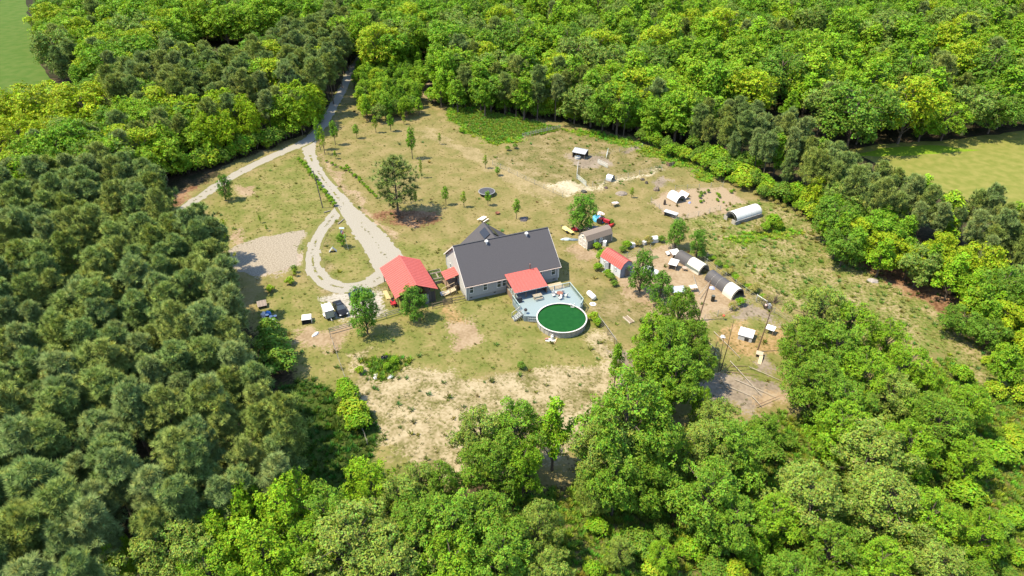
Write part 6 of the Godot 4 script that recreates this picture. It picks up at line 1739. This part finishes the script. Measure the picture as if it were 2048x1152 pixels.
func plant_woods() -> void:
	# the pine stand on the left
	var pines := "pines of the dense stand on the left"
	wood("strip", canopy([1392, 200, 1440, 205, 1560, 225, 1640, 265, 1750, 320, 1850, 365, 1960, 400, 2100, 440, 2100, 520, 1990, 490, 1880, 440, 1760, 395, 1660, 350, 1560, 300, 1440, 262, 1390, 240], 10.0), 4.9, 10.0, 14.0, [["pine", 1.0], ["slim", 0.06]], "pines of the strip beside the hay field")
	wood("pine_tree", canopy([-140, 365, 200, 335, 292, 335, 330, 405, 390, 420, 425, 480, 452, 555, 492, 645, 540, 740, 585, 830, 605, 905, 550, 945, 480, 955, 370, 1030, 240, 1060, 180, 1130, 160, 1290, -160, 1290], 11.0), 4.3, 11.0, 16.0, [["pine", 1.0]], pines)
	named(crown_at("pine", 3, "pine_tree", 390, 412, 13.0, 1.0), "pine at the stand's tip, its top before the gravel lane's lower end", "pine")
	named(crown_at("pine", 1, "pine_tree", 425, 440, 12.0, 1.0), "dark pine right behind the tip of the left-hand stand", "pine")
	named(crown_at("broad", 3, "broadleaf_tree", 415, 432, 10.0, 0.7), "bright tree caught between the two pines at the stand's tip", "tree")
	for e in [[545, 700, 4.0], [556, 720, 4.5], [540, 672, 3.4], [566, 745, 4.5]]:
		enlist(stand("bush", 2, "shrub", e[0], e[1], e[2], 1.1), "shrub", "shrub", "dark shrubs at the pine stand's foot")
	# broadleaf belt along the bottom
	var belt := "broadleaf trees in front of the sandy yard"
	for e in [
		[205, 1075, 9.0, 4, 0.75], [300, 1065, 11.0, 1, 1.0], [360, 1062, 11.0, 1, 0.9], [470, 968, 11.0, 4, 0.65], [560, 955, 12.0, 4, 0.85], [640, 985, 11.0, 0, 0.9], [735, 925, 11.0, 4, 0.8], [425, 1035, 10.0, 4, 0.8],
		[510, 1050, 11.0, 4, 1.0], [690, 1035, 12.0, 1, 1.1], [600, 1060, 10.0, 2, 0.9], [790, 960, 10.0, 1, 0.9], [835, 928, 10.0, 1, 0.7], [880, 930, 10.0, 3, 0.7], [830, 1010, 11.0, 3, 1.0], [900, 1000, 12.0, 0, 1.0],
		[960, 822, 11.5, 1, 0.85], [1030, 808, 12.5, 0, 0.85], [985, 880, 11.0, 3, 0.9], [1045, 890, 10.0, 2, 0.8], [965, 1000, 11.0, 3, 1.0], [1080, 1010, 10.0, 1, 0.7], [1000, 1070, 11.0, 0, 1.0], [900, 1085, 11.0, 2, 1.0], [780, 1080, 11.0, 1, 1.1], [400, 1110, 10.0, 2, 1.0], [1100, 1110, 9.0, 1, 0.8],
		[1265, 755, 19.0, 0, 0.8], [1225, 830, 14.0, 1, 0.85], [1310, 830, 14.0, 3, 0.8], [1190, 945, 8.0, 1, 0.7], [1240, 900, 12.0, 0, 0.8], [1300, 910, 11.0, 3, 0.75],
		[1370, 575, 14.0, 3, 0.6], [1315, 625, 13.0, 2, 0.75], [1345, 640, 14.0, 0, 0.75], [1390, 635, 11.0, 3, 0.75], [1300, 690, 12.0, 2, 0.75], [1360, 700, 12.0, 0, 0.85], [1405, 690, 9.0, 3, 0.7], [1330, 745, 9.0, 2, 0.9],
		[1655, 575, 13.0, 1, 0.95], [1720, 605, 12.0, 2, 0.9], [1625, 640, 11.0, 3, 0.85], [1690, 650, 12.0, 0, 1.0], [1790, 640, 10.0, 2, 0.9], [1830, 690, 10.0, 2, 1.0], [1745, 700, 11.0, 2, 1.0], [1650, 720, 11.0, 3, 1.0], [1700, 760, 11.0, 0, 0.95], [1800, 750, 9.0, 1, 1.0], [1870, 740, 8.0, 2, 0.9],
		[1445, 800, 9.0, 1, 0.8], [1480, 850, 11.0, 0, 1.0], [1420, 850, 11.0, 1, 0.9], [1540, 830, 6.0, 0, 0.9], [1410, 770, 8.0, 2, 0.5], [1700, 810, 11.0, 2, 1.0], [1760, 860, 11.0, 1, 1.2], [1840, 850, 10.0, 2, 1.0], [1900, 800, 10.0, 3, 1.1], [1950, 770, 9.0, 2, 1.0], [1640, 950, 11.0, 1, 1.1], [1560, 1000, 9.0, 2, 1.0],
		[1800, 960, 11.0, 1, 1.1], [1880, 990, 10.0, 2, 1.0], [1680, 1060, 9.0, 3, 1.0], [1780, 1090, 9.0, 2, 1.0], [1480, 1000, 10.0, 0, 0.9], [1960, 880, 8.0, 2, 1.0], [1990, 1030, 8.0, 2, 1.0], [1900, 1100, 8.0, 1, 1.1], [1430, 940, 12.0, 0, 1.0], [1600, 1120, 9.0, 0, 0.9], [1330, 1090, 5.0, 2, 1.0], [1240, 1080, 5.0, 1, 0.9],
	]:
		counts["broadleaf_tree"] = counts.get("broadleaf_tree", 0) + 1
		var p := hit(e[0], e[1], e[2])
		p.y = 0
		enlist(plant("near", e[3], "broadleaf_tree", p, e[2], e[4]), "tree", "tree", belt)
	# undergrowth of the lower right
	for spot in scatter(outline([1240, 960, 1330, 900, 1500, 880, 1700, 850, 1900, 720, 2060, 640, 2200, 800, 2200, 1250, 1150, 1250, 1130, 1050]), 4.6):
		if rr(0, 1) < 0.72: enlist(plant("bush", rng.randi_range(0, 2), "shrub", Vector3(spot.x, 0, spot.y), rr(1.2, 3.2), rr(0.9, 1.3)), "shrub", "shrub", "undergrowth in the lower right scrub")
	# the right-hand belt between the pasture and the hay field
	wood("belt", canopy([1615, 385, 1690, 385, 1760, 430, 1850, 470, 1930, 520, 2080, 560, 2120, 640, 2000, 640, 1930, 590, 1850, 545, 1760, 520, 1690, 490, 1640, 440], 5.0), 4.6, 7.0, 10.0, [["broad", 1.0], ["slim", 0.35]], "broadleaf trees between pasture and hay field")
	wood("belt", canopy([1900, 600, 2000, 560, 2120, 560, 2120, 760, 2010, 740, 1960, 700, 1930, 650], 4.0), 4.8, 5.0, 8.5, [["broad", 0.7], ["slim", 0.5]], "broadleaf trees at the scrub's far right")
	# the wood behind, right of the lane
	wood("thicket", canopy([716, 120, 745, 98, 800, 92, 835, 110, 852, 165, 845, 205, 790, 215, 722, 222, 712, 180], 4.0), 4.3, 5.0, 8.0, [["slim", 0.7], ["broad", 0.5]], "small trees of the thicket right of the lane")
	wood("edge", canopy([862, 150, 900, 120, 1000, 150, 1150, 170, 1290, 205, 1400, 235, 1400, 262, 1290, 238, 1190, 226, 1100, 205, 1010, 205, 950, 190, 880, 190], 6.0), 5.2, 10.0, 16.0, [["slim", 0.6], ["pine", 0.5], ["broad", 0.35]], "trees along the wood's near edge", 1.1)
	# left of the lane
	for e in [[50, 172, 15.0, 0, 1.25], [150, 170, 15.0, 0, 1.2], [-20, 200, 13.0, 0, 1.1], [20, 232, 12.0, 0, 1.0], [105, 235, 12.0, 0, 1.0], [180, 215, 11.0, 1, 0.9], [70, 275, 10.0, 1, 0.9], [150, 285, 9.0, 1, 0.8], [375, 195, 13.5, 1, 1.0], [440, 182, 14.0, 1, 0.95], [415, 225, 12.5, 1, 0.9], [590, 165, 13.5, 1, 0.9], [520, 108, 13.0, 1, 0.7], [480, 205, 12.5, 1, 0.8], [592, 195, 11.0, 1, 0.75], [350, 215, 12.0, 1, 0.8]]:
		enlist(crown_at("gold", e[3], "golden_tree", e[0], e[1], e[2], e[4]), "tree", "tree", "golden-green trees left of the lane")
	wood("lane", canopy([-80, 400, 60, 390, 185, 330, 230, 285, 330, 285, 420, 290, 560, 272, 625, 240, 648, 218, 645, 240, 606, 272, 484, 303, 404, 326, 352, 352, 318, 384, 290, 410, 200, 430, -80, 450], 0.0), 5.2, 10.0, 15.0, [["pine", 0.6], ["broad", 0.7]], "trees between the lane and the far fields")
	wood("lane", canopy([190, 200, 330, 110, 480, 120, 520, 90, 690, 20, 712, 60, 678, 120, 636, 178, 560, 180, 450, 190, 330, 215], 10.0), 5.6, 13.0, 17.0, [["pine", 1.0], ["broad", 0.15]], "tall pines left of the lane")
	wood("far", canopy([82, 20, 125, -20, 760, -60, 860, -30, 870, 80, 760, 95, 715, 65, 690, 35, 640, 38, 360, 48, 335, 80, 320, 105, 200, 190, 135, 150, 100, 110], 10.0), 7.4, 11.0, 18.0, [["broad", 0.9], ["slim", 0.4], ["pine", 0.18]], "trees of the far wood beyond the lane", 1.1)
	wood("wood", canopy([1330, 228, 1400, 180, 1560, 190, 1660, 215, 1750, 240, 1900, 222, 2120, 204, 2120, 60, 1300, 60, 1100, 60, 880, 60, 860, 130, 1000, 150, 1150, 180], 10.0), 8.4, 9.5, 19.0, [["slim", 0.9], ["broad", 0.65], ["pine", 0.10]], "trees of the big wood behind the farm", 1.15)
	wood("far", canopy([860, 62, 1100, 60, 2120, 60, 2120, -70, 860, -60], 10.0), 8.5, 12.0, 18.0, [["slim", 0.7], ["broad", 0.9], ["pine", 0.16]], "trees of the farthest wood")
# ------------------------------------------------------------------ the scene
func _ready() -> void:
	rng.seed = 7
	var cam := Camera3D.new()
	cam.name = "camera"
	cam.position = EYE
	cam.rotation_degrees = Vector3(-PITCH, 0, 0)
	cam.fov = FOV
	cam.near = 1.0
	cam.far = 3000.0
	add_child(cam)
	cam.current = true
	var sky := ProceduralSkyMaterial.new()
	sky.sky_top_color = Color(0.42, 0.52, 0.66)
	sky.sky_horizon_color = Color(0.74, 0.76, 0.76)
	sky.ground_bottom_color = Color(0.12, 0.14, 0.07)
	sky.ground_horizon_color = Color(0.45, 0.5, 0.5)
	sky.sky_energy_multiplier = 1.3
	var env := Environment.new()
	env.background_mode = Environment.BG_SKY
	env.sky = Sky.new()
	env.sky.sky_material = sky
	env.tonemap_mode = Environment.TONE_MAPPER_LINEAR
	env.tonemap_exposure = 2.12
	env.sdfgi_enabled = true
	env.ssao_enabled = true
	env.ssil_enabled = true
	var we := WorldEnvironment.new()
	we.name = "world_environment"
	we.environment = env
	add_child(we)
	var sun := DirectionalLight3D.new()
	sun.name = "sun"
	sun.light_energy = 1.6
	sun.light_color = Color(1.0, 0.945, 0.83)
	sun.light_angular_distance = 0.5
	sun.shadow_enabled = true
	sun.directional_shadow_max_distance = 600.0
	add_child(sun)
	var el := deg_to_rad(62)
	sun.look_at_from_position(Vector3(-cos(el), sin(el), 0.06) * 50, Vector3.ZERO, Vector3.FORWARD)

	A = hit(933.7, 602)
	house_axes = Basis(Vector3.UP, deg_to_rad(HOUSE_TURN))
	raise_kit()
	lay_ground()
	make_house()
	make_pavilion()
	make_deck_and_pool()
	make_sheds()
	make_hoops()
	make_shelters()
	make_car()
	make_trailers()
	make_fences()
	make_poles()
	make_yard_things()
	plant_yard()
	plant_woods()
	plant_leftover()
	sow()
	label_all()
	for k in counts: print(k, " ", counts[k])
	var n := 0
	for k in leftover: n += leftover[k].size()
	print("left over ", n, " unlabelled list ", unlabelled.size())
